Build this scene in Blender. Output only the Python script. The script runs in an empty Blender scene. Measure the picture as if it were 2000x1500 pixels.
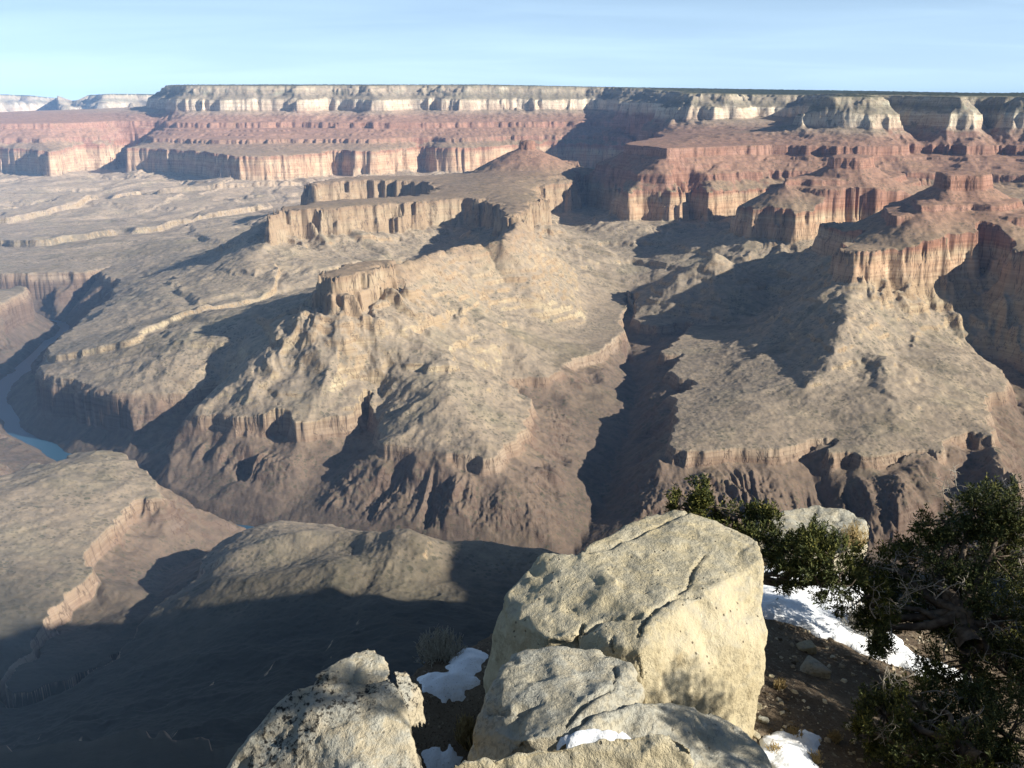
import bpy, bmesh, math, random
import numpy as np
from mathutils import Vector, Matrix, noise as mnoise

# ------------------------------------------------------------------ camera, sky, sun, exposure
scene = bpy.context.scene
COL = scene.collection
PITCH = math.atan(545 / 2000)          # eye level lies 545 photo pixels above the picture's centre
CP, SP = math.cos(PITCH), math.sin(PITCH)
cam_d = bpy.data.cameras.new("camera")
cam = bpy.data.objects.new("camera", cam_d)
COL.objects.link(cam)
scene.camera = cam
cam_d.sensor_width = 36.0
cam_d.lens = 36.0
cam_d.clip_start = 0.1
cam_d.clip_end = 120000.0
cam.location = (0, 0, 0)
cam.rotation_euler = (math.pi / 2 - PITCH, 0, 0)

SUN_EL, SUN_AZ = 24.0, 112.0            # azimuth clockwise from the view direction (+Y)
world = bpy.data.worlds.new("World")
scene.world = world
world.use_nodes = True
wn, wl = world.node_tree.nodes, world.node_tree.links
sky = wn.new("ShaderNodeTexSky")
sky.sky_type = 'NISHITA'
sky.sun_disc = False
sky.sun_elevation = math.radians(SUN_EL)
sky.sun_rotation = math.radians(SUN_AZ)
sky.altitude = 5500
sky.air_density = 1.0
sky.dust_density = 0.6
sky.ozone_density = 2.5
bg = wn["Background"]
bg.inputs[1].default_value = 0.05
# thin high cirrus: a cloud sheet seen in perspective, thicker towards the horizon
_tc = wn.new("ShaderNodeTexCoord"); _sp = wn.new("ShaderNodeSeparateXYZ"); wl.new(_tc.outputs["Generated"], _sp.inputs[0])
def _m(op, a, b):
    n = wn.new("ShaderNodeMath"); n.operation = op
    for i, v in enumerate((a, b)):
        if isinstance(v, bpy.types.NodeSocket): wl.new(v, n.inputs[i])
        else: n.inputs[i].default_value = v
    return n.outputs[0]
_zz = _m('MAXIMUM', _sp.outputs[2], .02)
_cv = wn.new("ShaderNodeCombineXYZ")
wl.new(_m('DIVIDE', _sp.outputs[0], _m('ADD', _zz, .12)), _cv.inputs[0]); wl.new(_m('DIVIDE', _sp.outputs[1], _m('ADD', _zz, .12)), _cv.inputs[1])
_mp = wn.new("ShaderNodeMapping"); wl.new(_cv.outputs[0], _mp.inputs[0]); _mp.inputs["Rotation"].default_value = (0, 0, .5); _mp.inputs["Scale"].default_value = (.55, 1.5, 1)
_nz_ = wn.new("ShaderNodeTexNoise"); wl.new(_mp.outputs[0], _nz_.inputs[0]); _nz_.inputs["Scale"].default_value = 1.1; _nz_.inputs["Detail"].default_value = 6; _nz_.inputs["Distortion"].default_value = .6
_rg = wn.new("ShaderNodeMapRange"); wl.new(_nz_.outputs[0], _rg.inputs[0]); _rg.inputs[1].default_value = .30; _rg.inputs[2].default_value = .75; _rg.interpolation_type = 'SMOOTHSTEP'
_th = _m('MINIMUM', _m('MULTIPLY', _m('DIVIDE', .10, _m('ADD', _zz, .10)), _m('ADD', _m('MULTIPLY', _rg.outputs[0], .22), .66)), .85)
_mx = wn.new("ShaderNodeMix"); _mx.data_type = 'RGBA'
wl.new(_th, _mx.inputs[0]); wl.new(sky.outputs[0], _mx.inputs[6]); _mx.inputs[7].default_value = (9.3, 12.5, 15.2, 1)
wl.new(_mx.outputs[2], bg.inputs[0])

sun_d = bpy.data.lights.new("sun", 'SUN')
sun_d.energy = 5.0
sun_d.angle = math.radians(0.5)
sun_d.color = (1.0, 0.92, 0.79)
sun = bpy.data.objects.new("sun", sun_d)
COL.objects.link(sun)
_a, _e = math.radians(SUN_AZ), math.radians(SUN_EL)
SUN_DIR = Vector((math.sin(_a) * math.cos(_e), math.cos(_a) * math.cos(_e), math.sin(_e)))
sun.rotation_euler = SUN_DIR.to_track_quat('Z', 'Y').to_euler()
scene.view_settings.view_transform = 'Standard'
scene.view_settings.look = 'None'
scene.view_settings.exposure = 1.05
scene.view_settings.gamma = 1.0
scene.cycles.use_denoising = True
scene.cycles.max_bounces = 4
scene.cycles.diffuse_bounces = 3
scene.cycles.volume_bounces = 1
scene.cycles.caustics_reflective = False
scene.cycles.caustics_refractive = False
F32 = np.float32
HAZE = 1.5e-5

# ------------------------------------------------------------------ helpers
def tag(o, label=None, cat=None, group=None, kind=None):
    if label: o["label"] = label
    if cat: o["category"] = cat
    if group: o["group"] = group
    if kind: o["kind"] = kind
    return o

def mesh_np(name, verts, faces, mat=None, parent=None, smooth=True):
    """verts (n,3) array, faces (m,4) or (m,3) int array -> one linked mesh object"""
    me = bpy.data.meshes.new(name)
    verts = np.ascontiguousarray(verts, dtype=F32)
    faces = np.ascontiguousarray(faces, dtype=np.int32)
    n, k = faces.shape
    me.vertices.add(len(verts)); me.vertices.foreach_set("co", verts.ravel())
    me.loops.add(n * k); me.loops.foreach_set("vertex_index", faces.ravel())
    me.polygons.add(n)
    me.polygons.foreach_set("loop_start", np.arange(0, n * k, k, dtype=np.int32))
    me.polygons.foreach_set("use_smooth", np.full(n, smooth, dtype=bool))
    me.update(calc_edges=True)
    if mat: me.materials.append(mat)
    o = bpy.data.objects.new(name, me)
    COL.objects.link(o)
    if parent: o.parent = parent
    return o

class NT:
    """small material-node builder"""
    def __init__(s, name):
        s.m = bpy.data.materials.new(name); s.m.use_nodes = True
        s.n, s.l = s.m.node_tree.nodes, s.m.node_tree.links
        s.b = s.n["Principled BSDF"]
        s.b.inputs["Roughness"].default_value = 0.95
        s.b.inputs["Specular IOR Level"].default_value = 0.15
    def add(s, t, **k):
        n = s.n.new(t)
        for a, v in k.items(): setattr(n, a, v)
        return n
    def put(s, sock, v):
        if isinstance(v, bpy.types.NodeSocket): s.l.new(v, sock)
        elif v is not None: sock.default_value = v
    def math(s, op, a, b=None, c=None, clamp=False):
        n = s.add("ShaderNodeMath", operation=op, use_clamp=clamp)
        s.put(n.inputs[0], a); s.put(n.inputs[1], b); s.put(n.inputs[2], c)
        return n.outputs[0]
    def noise(s, vec, scale, detail=4, rough=.55, out=0):
        n = s.add("ShaderNodeTexNoise")
        s.put(n.inputs["Vector"], vec); n.inputs["Scale"].default_value = scale
        n.inputs["Detail"].default_value = detail; n.inputs["Roughness"].default_value = rough
        return n.outputs[out]
    def mapping(s, vec, scale=(1, 1, 1), rot=(0, 0, 0)):
        n = s.add("ShaderNodeMapping"); s.put(n.inputs[0], vec)
        n.inputs["Scale"].default_value = scale; n.inputs["Rotation"].default_value = rot
        return n.outputs[0]
    def ramp(s, fac, stops, interp='LINEAR'):
        n = s.add("ShaderNodeValToRGB"); n.color_ramp.interpolation = interp
        el = n.color_ramp.elements
        while len(el) < len(stops): el.new(0.5)
        for e, (p, c) in zip(el, stops):
            e.position = p; e.color = (*c, 1) if len(c) == 3 else c
        s.put(n.inputs[0], fac)
        return n.outputs[0]
    def step(s, v, a, b):
        n = s.add("ShaderNodeMapRange"); s.put(n.inputs[0], v)
        n.inputs[1].default_value = a; n.inputs[2].default_value = b
        n.interpolation_type = 'SMOOTHSTEP'
        return n.outputs[0]
    def mix(s, fac, a, b, blend='MIX'):
        n = s.add("ShaderNodeMix", data_type='RGBA', blend_type=blend)
        s.put(n.inputs[0], fac)
        for i, v in ((6, a), (7, b)):
            s.put(n.inputs[i], (*v, 1) if isinstance(v, tuple) and len(v) == 3 else v)
        return n.outputs[2]
    def color(s, v): s.put(s.b.inputs["Base Color"], (*v, 1) if isinstance(v, tuple) else v)
    def bump(s, h, strength, dist, prev=None):
        n = s.add("ShaderNodeBump"); n.inputs["Strength"].default_value = strength
        n.inputs["Distance"].default_value = dist; s.put(n.inputs["Height"], h)
        if prev is not None: s.put(n.inputs["Normal"], prev)
        s.put(s.b.inputs["Normal"], n.outputs[0]); return n.outputs[0]

# ------------------------------------------------------------------ noise
_rng = np.random.RandomState(7)
_PERM = np.concatenate([_rng.permutation(256)] * 2).astype(np.int32)
_ang = _rng.rand(256) * 2 * np.pi
_GX, _GY = np.cos(_ang).astype(F32), np.sin(_ang).astype(F32)

def pn(x, y, seed=0):
    x = np.asarray(x, dtype=np.float64) + seed * 17.31; y = np.asarray(y, dtype=np.float64) + seed * 9.77
    xi, yi = np.floor(x).astype(np.int32), np.floor(y).astype(np.int32)
    fx, fy = (x - xi).astype(F32), (y - yi).astype(F32)
    u, v = fx * fx * fx * (fx * (fx * 6 - 15) + 10), fy * fy * fy * (fy * (fy * 6 - 15) + 10)
    x0, x1 = _PERM[(xi + seed) & 255], _PERM[(xi + 1 + seed) & 255]
    def g(h, ax, ay): return _GX[h] * ax + _GY[h] * ay
    y0, y1 = yi & 255, (yi + 1) & 255
    a = g(_PERM[x0 + y0], fx, fy); b = g(_PERM[x1 + y0], fx - 1, fy)
    c = g(_PERM[x0 + y1], fx, fy - 1); d = g(_PERM[x1 + y1], fx - 1, fy - 1)
    ab = a + u * (b - a); cd = c + u * (d - c)
    return (ab + v * (cd - ab)) * F32(1.5)

def fbm(x, y, wl_, octs=3, seed=0, gain=.5):
    s, a = 0, 1.0
    for i in range(octs):
        s = s + F32(a) * pn(x / wl_, y / wl_, seed + i); a *= gain; wl_ /= 2.03
    return s

def ridge(x, y, wl_, octs=2, seed=0, gain=.5):
    """0..1, 1 along sharp crests"""
    s, a, t = 0, 1.0, 0
    for i in range(octs):
        s = s + F32(a) * (1 - np.minimum(1, 1.6 * np.abs(pn(x / wl_, y / wl_, seed + i)))); t += a; a *= gain; wl_ /= 2.1
    return s / F32(t)

def sstep(v, a, b):
    t = np.clip((v - a) / (b - a), 0, 1); return t * t * (3 - 2 * t)

# ------------------------------------------------------------------ strata: gently dipping planes z0 + k*y (metres, eye = 0)
PLANES = dict(S=(-380, .015), R=(-660, .018), T=(-1040, .012))
RIVER_Z = -1215.0

def ground_pt(px, py, pl):
    """where the sight line through a photo pixel meets a stratum plane: gives the plan position of a traced rim"""
    z0, k = PLANES[pl] if isinstance(pl, str) else (pl, 0)
    xc, yc = (px - 1000) / 2000, -(py - 750) / 2000
    d = (xc, CP + yc * SP, -SP + yc * CP)
    t = z0 / (d[2] - k * d[1])
    return (t * d[0], t * d[1])

def ground_pt_k(px, py, plane):
    PLANES['tmp'] = plane
    return ground_pt(px, py, 'tmp')

def W(x, y): return (x, y, 0)
def plan(pts, pl): return [p[:2] if len(p) == 3 else ground_pt(*p, pl) for p in pts]

T_NORTH = [W(-9500, 7600), W(-4200, 6500), (0, 532), (70, 530), (150, 533), (172, 528), W(-2480, 6350), (182, 530), (205, 541), (240, 545),
  (212, 570), (190, 605), (150, 630), (100, 675), (80, 705), (90, 724), (140, 742), (205, 772), (250, 778), (300, 777), (350, 772),
  (420, 760), (396, 785), (365, 812), (400, 818), (425, 808), (450, 820), (500, 826), (535, 825), (548, 808), (565, 836), (620, 832),
  (690, 818), (712, 790), (726, 850), (735, 875), (805, 882), (830, 888), (900, 893), (960, 898), (985, 897), (1010, 872), (1040, 840),
  (1046, 800), (1030, 765), (1008, 750), (1012, 738), (1040, 735), (1100, 732), (1112, 705), (1130, 695), (1170, 680), (1200, 660),
  (1226, 642), (1222, 605), (1212, 575), (1228, 575), (1240, 605), (1258, 630), (1290, 634), (1345, 626), (1340, 645), (1295, 680),
  (1290, 692), (1338, 690), (1300, 735), (1350, 745), (1305, 768), (1330, 800), (1318, 830), (1312, 862), (1325, 887), (1380, 887),
  (1430, 882), (1500, 884), (1545, 874), (1565, 862), (1640, 853), (1612, 888), (1650, 880), (1690, 890), (1760, 880), (1800, 870),
  (1835, 882), (1855, 865), (1890, 846), (1910, 838), (1950, 860), (1975, 905), (1985, 935), (1965, 860), (1930, 820), (1905, 782),
  (1900, 765), (1945, 765), W(1850, 3750), W(1900, 4100), W(1980, 4100), W(2050, 3700), W(2100, 3200), W(2300, 2900), W(4000, 3000),
  W(9500, 3600), W(9500, 17500), W(-9500, 17500)]
T_SOUTH = [W(-9500, 5200), W(-4500, 5300), W(-3300, 5700), (0, 566), (25, 557), (42, 556), (30, 580), (0, 598), W(-3050, 4900), W(-3000, 4200), W(-2500, 3450), W(-1900, 3050),
  (0, 925), (40, 915), (60, 898), (95, 905), (130, 885), (215, 882), (250, 920), (330, 965), (270, 970), (250, 1010), (238, 1045), (190, 1080),
  (205, 1110), (150, 1150), (100, 1185), (60, 1230), W(-930, 1650), W(-860, 1560), W(-800, 1640), (290, 1200), (325, 1175), (395, 1130), (400, 1090),
  (450, 1050), (510, 1022), (560, 1006), (610, 1014), (700, 1038), (760, 1064), (860, 1076), (940, 1070), (975, 1076), W(50, 2150), W(300, 2150),
  W(700, 2150), W(1200, 2050), W(2000, 1950), W(4000, 2100), W(9500, 2400), W(9500, -6000), W(-9500, -6000)]
BENCH = [  # low ledge cliffs on top of the platform
  [(0, 487), (75, 492), (160, 484), (250, 472), (310, 466), (380, 455), (430, 447), W(-1900, 8700), W(-3000, 9400), W(-6000, 8000)],
  [(0, 452), (90, 440), (180, 424), W(-3300, 9600), W(-6000, 9300), W(-6000, 8100)],
  [(98, 678), (84, 704), (120, 714), (200, 716), (282, 719), (300, 700), (330, 692), (420, 670), (500, 650), (570, 622), W(-1300, 5600), W(-1900, 5200)],
  [(255, 412), (300, 408), W(-2100, 9900), W(-2900, 10000)],
  [(560, 560), (480, 556), (420, 545), W(-1500, 5600), W(-1000, 5450)],
]
R_POLYS = [
  [(775, 511), (730, 526), (700, 535), (672, 547), W(-680, 3640), W(-665, 3790), W(-560, 3960), W(-470, 4030)],
  [(1655, 487), (1690, 492), (1730, 487), (1800, 483), (1870, 478), (1905, 477), (1918, 471), (1975, 482), (1990, 492), W(2300, 4150),
   W(2700, 4400), W(2900, 4900), W(3600, 5600), W(4300, 6400), W(3700, 6500), W(2700, 5500), W(2300, 5500), W(1950, 5250), W(1700, 5250), (1600, 437),
   W(1570, 4850), (1665, 467), W(1440, 4420)],
  [(1436, 402), (1470, 409), (1500, 409), (1560, 415), (1640, 410), W(2150, 5800), W(2700, 6100), W(3300, 6200), W(3300, 6900), W(2500, 6800),
   W(2000, 6600), W(1700, 6300), W(1420, 6120)],
  [(1215, 372), (1228, 379), (1250, 374), (1300, 377), (1330, 375), (1345, 368), (1400, 377), (1440, 372), W(1900, 6980), W(2400, 6900), W(2900, 6750),
   W(3300, 6400), W(4500, 6200), W(9500, 6500), W(9500, 17500), W(1600, 17500), W(1350, 10800), W(1000, 9500), W(900, 8800), W(600, 8250), W(620, 7700), W(690, 7150)],
  [W(640, 7700), (1135, 345), (1105, 362), (1095, 360), (1040, 365), (1060, 385), (1030, 400), (1018, 410), (1010, 428), W(-50, 5350), W(-60, 5700), (972, 398), (955, 389), (940, 388), (860, 388), (762, 397), (690, 403), (626, 409), (565, 411), (535, 415), (518, 425),
   W(-1240, 5620), W(-1280, 5850), W(-1200, 6030), W(-900, 6300), W(-600, 6550), (867, 367), (839, 353), (758, 350), (720, 351), (650, 357), (620, 362),
   W(-1400, 7350), W(-1300, 7700), W(-800, 8000), W(-400, 8300), W(0, 8550), W(400, 8450), W(740, 8350)],
  [W(-9500, 12000), W(-6500, 11500), (0, 290), (60, 292), (105, 297), (130, 288), (150, 285), (200, 284), (224, 283), W(-4700, 12600), W(-4350, 12600), (245, 290),
   (297, 290), (336, 292), W(-3250, 10900), W(-2800, 10300), W(-2550, 10250), (500, 304), (560, 303), (623, 300), (642, 292), (700, 297), (790, 290), (820, 286), (867, 290),
   W(-400, 11500), W(0, 11900), W(400, 12200), W(800, 12300), W(1150, 11900), W(1350, 10800), W(1700, 17500), W(-9500, 17500)],
  [W(-9500, -600), W(-3000, 450), W(-1500, 650), W(-900, 700), W(-600, 880), W(-350, 950), W(0, 850), W(350, 900), W(700, 1050), W(1000, 1450),
   W(1400, 1600), W(1800, 1850), W(2200, 1850), W(3000, 1500), W(9500, 1600), W(9500, -6000), W(-9500, -6000)],
]
S_POLYS = [
  [(1846, 342), W(2060, 4800), W(2135, 4780), W(2230, 4900), W(2180, 5030), W(2030, 5000)],
  [W(1850, 6060), W(1960, 5980), W(2090, 6050), W(2100, 6260), W(1950, 6320)],
  [(1222, 281), (1300, 290), (1335, 288), (1405, 286), W(1650, 7330), W(1900, 7330), W(2250, 7180), W(2680, 7200), W(2830, 7620), W(2990, 7640), W(3080, 7200), W(3330, 7150), W(3420, 7450), W(3520, 7150), W(3900, 7050), W(9500, 6900),
   W(9500, 17500), W(1700, 17500), W(1500, 12000), W(1500, 10500), W(1250, 9200), W(1250, 8700), W(950, 7900)],
  [W(-9500, 12300), W(-6500, 11900), W(-5600, 11750), W(-5000, 12050), W(-4850, 12700), W(-4300, 12800), W(-4050, 12300), W(-3600, 12150), W(-3000, 12050), W(-2400, 12250),
   W(-1800, 12100), W(-1200, 12050), W(-600, 12250), W(0, 12400), W(600, 12600), W(1075, 12686), W(1500, 12000), W(1700, 17500), W(-9500, 17500)],
]
C_POLYS = [
  [W(-5200, 15000), W(-4500, 13500), W(-4200, 12850), W(-3500, 12600), W(-2900, 12650), W(-2500, 12430), W(-2300, 12800), W(-1900, 12700), W(-1600, 12430),
   W(-1300, 13000), W(-900, 12900), W(-500, 12800), W(0, 13000), W(500, 13100), W(1000, 13300), W(1400, 12800), W(1600, 11500), W(1400, 9700), W(1500, 9450),
   W(1900, 9350), W(2250, 9600), W(2250, 10200), W(2700, 10000), W(2700, 9000), W(2350, 8300), W(2130, 7850), W(2300, 7620), W(2600, 7560), W(2770, 7620),
   W(2840, 8350), W(3000, 8450), W(3070, 7520), W(3320, 7450), W(3400, 7950), W(3480, 7950), W(3520, 7450), W(3800, 7400), W(3900, 7850), W(4200, 7300), W(9500, 7400), W(9500, 17500), W(-5200, 17500)],
]
K_SOUTH = [W(-9500, -2500), W(-3000, -900), W(-800, -250), W(-120, -60), W(-20, -25), W(0, -20), W(25, -22), W(80, -30), W(300, -20), W(540, 60), W(960, 850),
  W(1213, 1040), W(1400, 1010), W(1518, 985), W(1780, 970), W(1880, 1050), W(1800, 1300), W(1900, 1390), W(2300, 1300), W(3000, 900), W(9500, 800), W(9500, -6000), W(-9500, -6000)]
RIVER = [W(-9500, 6000), W(-5000, 5400), W(-3700, 5800), W(-2900, 5950), (130, 628), (95, 680), (30, 735), (-10, 775), (5, 815), (40, 845), (80, 868), (115, 885),
  W(-1380, 3180), W(-1130, 2950), W(-850, 2820), W(-500, 2680), W(-200, 2560), W(150, 2540), W(500, 2500), W(900, 2480), W(1400, 2370), W(2000, 2300), W(3000, 2500), W(9500, 3000)]
RIVER = [(*p, RIVER_Z) for p in plan(RIVER, RIVER_Z)]
DRAINS = [RIVER,                         # plan x, y, bed height
  [(150, 2540, -1213), (190, 2665, -1200), (280, 2975, -1180), (370, 3372, -1155), (480, 3840, -1125), (520, 4362, -1095), (575, 4736, -1045), (565, 5260, -955)],
  [(1400, 2370, -1213), (1620, 2750, -1180), (1720, 3200, -1140), (1850, 3650, -1080), (1945, 4100, -1000)],
  [(870, 2480, -1213), (890, 2750, -1150), (915, 2930, -1060), (940, 3020, -1010)],
  [(-650, 2740, -1213), (-781, 2600, -1170), (-810, 2350, -1120), (-790, 2150, -1090), (-780, 1950, -1060), (-830, 1700, -1020), (-860, 1560, -1000)],
  [(*RIVER[4][:2], -1213), (-2560, 6200, -1150), (-2470, 6330, -1060)],
]

GX0, GY0, GS, GNX, GNY = -9500.0, -5500.0, 25.0, 761, 921
_gx = (GX0 + GS * np.arange(GNX)).astype(F32)[None, :] * np.ones((GNY, 1), F32)
_gy = (GY0 + GS * np.arange(GNY)).astype(F32)[:, None] * np.ones((1, GNX), F32)

def chaikin(p, it=1):
    for _ in range(it):
        q = []
        for i in range(len(p)):
            a, b = p[i], p[(i + 1) % len(p)]
            q += [(a[0] * .8 + b[0] * .2, a[1] * .8 + b[1] * .2), (a[0] * .2 + b[0] * .8, a[1] * .2 + b[1] * .8)]
        p = q
    return p

def seg_d2(ax, ay, bx, by):
    dx, dy = bx - ax, by - ay
    L = dx * dx + dy * dy + 1e-6
    t = np.clip(((_gx - F32(ax)) * F32(dx / L) + (_gy - F32(ay)) * F32(dy / L)), 0, 1)
    ex = _gx - F32(ax) - t * F32(dx); ey = _gy - F32(ay) - t * F32(dy)
    return ex * ex + ey * ey, t

def sdf(polys):
    """signed plan distance to a union of polygons, negative inside"""
    out = np.full(_gx.shape, 1e9, F32)
    for p in polys:
        p = chaikin(p)
        d2 = np.full(_gx.shape, 1e12, F32); ins = np.zeros(_gx.shape, bool)
        for i in range(len(p)):
            (ax, ay), (bx, by) = p[i], p[(i + 1) % len(p)]
            d2 = np.minimum(d2, seg_d2(ax, ay, bx, by)[0])
            if ay != by:
                j0, j1 = sorted((int(math.ceil((min(ay, by) - GY0) / GS)), int(math.ceil((max(ay, by) - GY0) / GS))))
                j0, j1 = max(j0, 0), min(j1, GNY)
                if j1 > j0:
                    xs = ax + (bx - ax) * (_gy[j0:j1] - ay) / (by - ay)
                    ins[j0:j1] ^= _gx[j0:j1] < xs
        d = np.sqrt(d2); out = np.minimum(out, np.where(ins, -d, d))
    return out

def drains():
    best = np.full(_gx.shape, 1e12, F32); z = np.zeros(_gx.shape, F32)
    for p in DRAINS:
        for a, b in zip(p, p[1:]):
            d2, t = seg_d2(a[0], a[1], b[0], b[1])
            m = d2 < best
            best = np.where(m, d2, best); z = np.where(m, F32(a[2]) + t * F32(b[2] - a[2]), z)
    return np.sqrt(best), z

def bil(g, x, y):
    u = np.clip((x - GX0) / GS, 0, GNX - 1.001); v = np.clip((y - GY0) / GS, 0, GNY - 1.001)
    i, j = u.astype(np.int32), v.astype(np.int32); fu, fv = (u - i).astype(F32), (v - j).astype(F32)
    a, b, c, d = g[j, i], g[j, i + 1], g[j + 1, i], g[j + 1, i + 1]
    ab = a + fu * (b - a); cd = c + fu * (d - c)
    return ab + fv * (cd - ab)

_dT = sdf([plan(T_NORTH, 'T'), plan(T_SOUTH, 'T')])
_dR = sdf([plan(p, 'R') for p in R_POLYS])
_dS = sdf([plan(p, 'S') for p in S_POLYS])
_dC = sdf([plan(p, 'S') for p in C_POLYS])
_dK = np.minimum(sdf([plan(K_SOUTH, 'S')]), _dC + 110 + 140 * sstep(_gy, 9000, 11500))
_dC = np.minimum(_dC, _dK - 110)
_dS = np.minimum(_dS, _dK - 330)
_dB = [sdf([plan(p, 'T')]) for p in BENCH]
_dW, _zW = drains()
def nearest_field(d):
    gy_, gx_ = np.gradient(d, F32(GS)); n = np.maximum(np.sqrt(gx_ * gx_ + gy_ * gy_), .3)
    bx, by = gx_, gy_
    for _ in range(3):                      # a blurred gradient shows where two rims compete for the same ground
        bx = (bx + np.roll(bx, 1, 0) + np.roll(bx, -1, 0) + np.roll(bx, 2, 0) + np.roll(bx, -2, 0)) / 5; bx = (bx + np.roll(bx, 1, 1) + np.roll(bx, -1, 1) + np.roll(bx, 2, 1) + np.roll(bx, -2, 1)) / 5
        by = (by + np.roll(by, 1, 0) + np.roll(by, -1, 0) + np.roll(by, 2, 0) + np.roll(by, -2, 0)) / 5; by = (by + np.roll(by, 1, 1) + np.roll(by, -1, 1) + np.roll(by, 2, 1) + np.roll(by, -2, 1)) / 5
    fade = sstep(np.sqrt(bx * bx + by * by), .8, .985).astype(F32)
    return (_gx - d * gx_ / n).astype(F32), (_gy - d * gy_ / n).astype(F32), fade
_qTx, _qTy, _fT = nearest_field(_dT)
_qRx, _qRy, _fR = nearest_field(_dR)
_qSx, _qSy, _fS = nearest_field(_dS)

HILLS = [  # low shale mounds on the near platform: plan polyline, half width, height
  ([(-560, 2250), (-420, 2190), (-300, 2120)], 150, 30),
  ([(-620, 2120), (-470, 2160), (-340, 2110)], 55, 22),
  ([(-600, 1960), (-450, 1930), (-330, 1950), (-240, 2020)], 90, 34),
  ([(-200, 2090), (-60, 2120), (80, 2080)], 110, 42),
]

MESAS = [  # cliff ringed steps of the two red buttes: rim outline, its plane, cliff height, slope below, rise inside
  ([(1734, 423), (1790, 421), (1860, 418), (1923, 420), (2000, 426), W(2500, 4550), W(2480, 5000), W(2200, 5230), W(1900, 5150), W(1740, 4900)], (-545, .0165), 58, .46),
  ([(1783, 402), (1840, 400), (1900, 399), (1948, 402), W(2380, 4800), W(2330, 5050), W(2100, 5130), W(1900, 4960)], (-504, .0165), 24, .46),
  ([(1842, 343), W(1985, 4740), W(2060, 4775), W(2150, 4750), W(2260, 4890), W(2200, 5050), W(2020, 5020)], (-384, .015), 62, .60),
  ([(1496, 365), (1524, 361), (1580, 368), (1640, 371), W(2120, 5800), W(2500, 6300), W(2450, 6600), W(1800, 6400)], (-545, .0165), 44, .46),
  ([(1531, 352), (1570, 350), (1600, 352), (1660, 352), W(2180, 5930), W(2400, 6300), W(2250, 6520), W(1800, 6330)], (-504, .0165), 30, .5),
  ([W(60, 7920), W(165, 7920), W(180, 8040), W(60, 8060)], (-262, 0), 58, .46),
  ([W(1830, 6050), W(1960, 5960), W(2100, 6030), W(2120, 6260), W(1950, 6340)], (-384, .015), 52, .6),
]
_dM = [sdf([plan(m_[0], 'S') if len(m_[0][0]) == 3 else [p[:2] if len(p) == 3 else ground_pt_k(*p, m_[1]) for p in m_[0]]]) for m_ in MESAS]
CRESTS = [  # ridge crests running down from the cliffs: photo pixel and height, side slope
  ([(1690, 545, -708), (1650, 625, -785), (1605, 690, -862), (1570, 740, -915)], .62),
  ([(1712, 690, -868), (1722, 760, -925), (1745, 830, -978)], .34),
  ([(1400, 492, -708), (1365, 505, -745), (1335, 520, -800)], .6),
  ([(1012, 425, -566), (985, 462, -588), (945, 474, -615), (915, 470, -592), (870, 482, -606), (830, 494, -586), (770, 512, -592)], .95),
  ([(522, 428, -640), (462, 490, -735), (408, 542, -850)], .55),
  ([(660, 610, -722), (622, 680, -825), (560, 728, -893), (470, 780, -955)], .45),
]
CRESTS = [([(*ground_pt(*p), p[2]) for p in c], sl_) for c, sl_ in CRESTS]

def ledges(u, zone_w, w, parts):
    """slope profile 0..1 -> 0..1; parts = (rise, share of the run) from the bottom up, share None = a cliff about w metres deep"""
    nc = sum(1 for p in parts if p[1] is None); tot = sum(p[1] for p in parts if p[1] is not None)
    cw = np.minimum(w / np.maximum(zone_w, 1), .5 / max(nc, 1)).astype(F32)
    z = np.zeros_like(u); a = np.zeros_like(u); free = 1 - nc * cw
    for rise, share in parts:
        wd = cw if share is None else free * F32(share / tot)
        z += F32(rise) * np.clip((u - a) / wd, 0, 1); a = a + wd
    return z

def stairs(u, n, w, zone_w, off=0.0):
    """staircase 0..1 -> 0..1 with n treads whose risers are about w metres wide on a slope zone_w metres wide"""
    r = np.clip(w * n / np.maximum(zone_w, 1), .1, .8).astype(F32)
    x = u * n + off; k = np.floor(x); f = x - k
    f2 = np.clip((f - (1 - r)) / r, 0, 1)
    return np.clip((k + .12 * f + .88 * f2 - off) / n, 0, 1)

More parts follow.
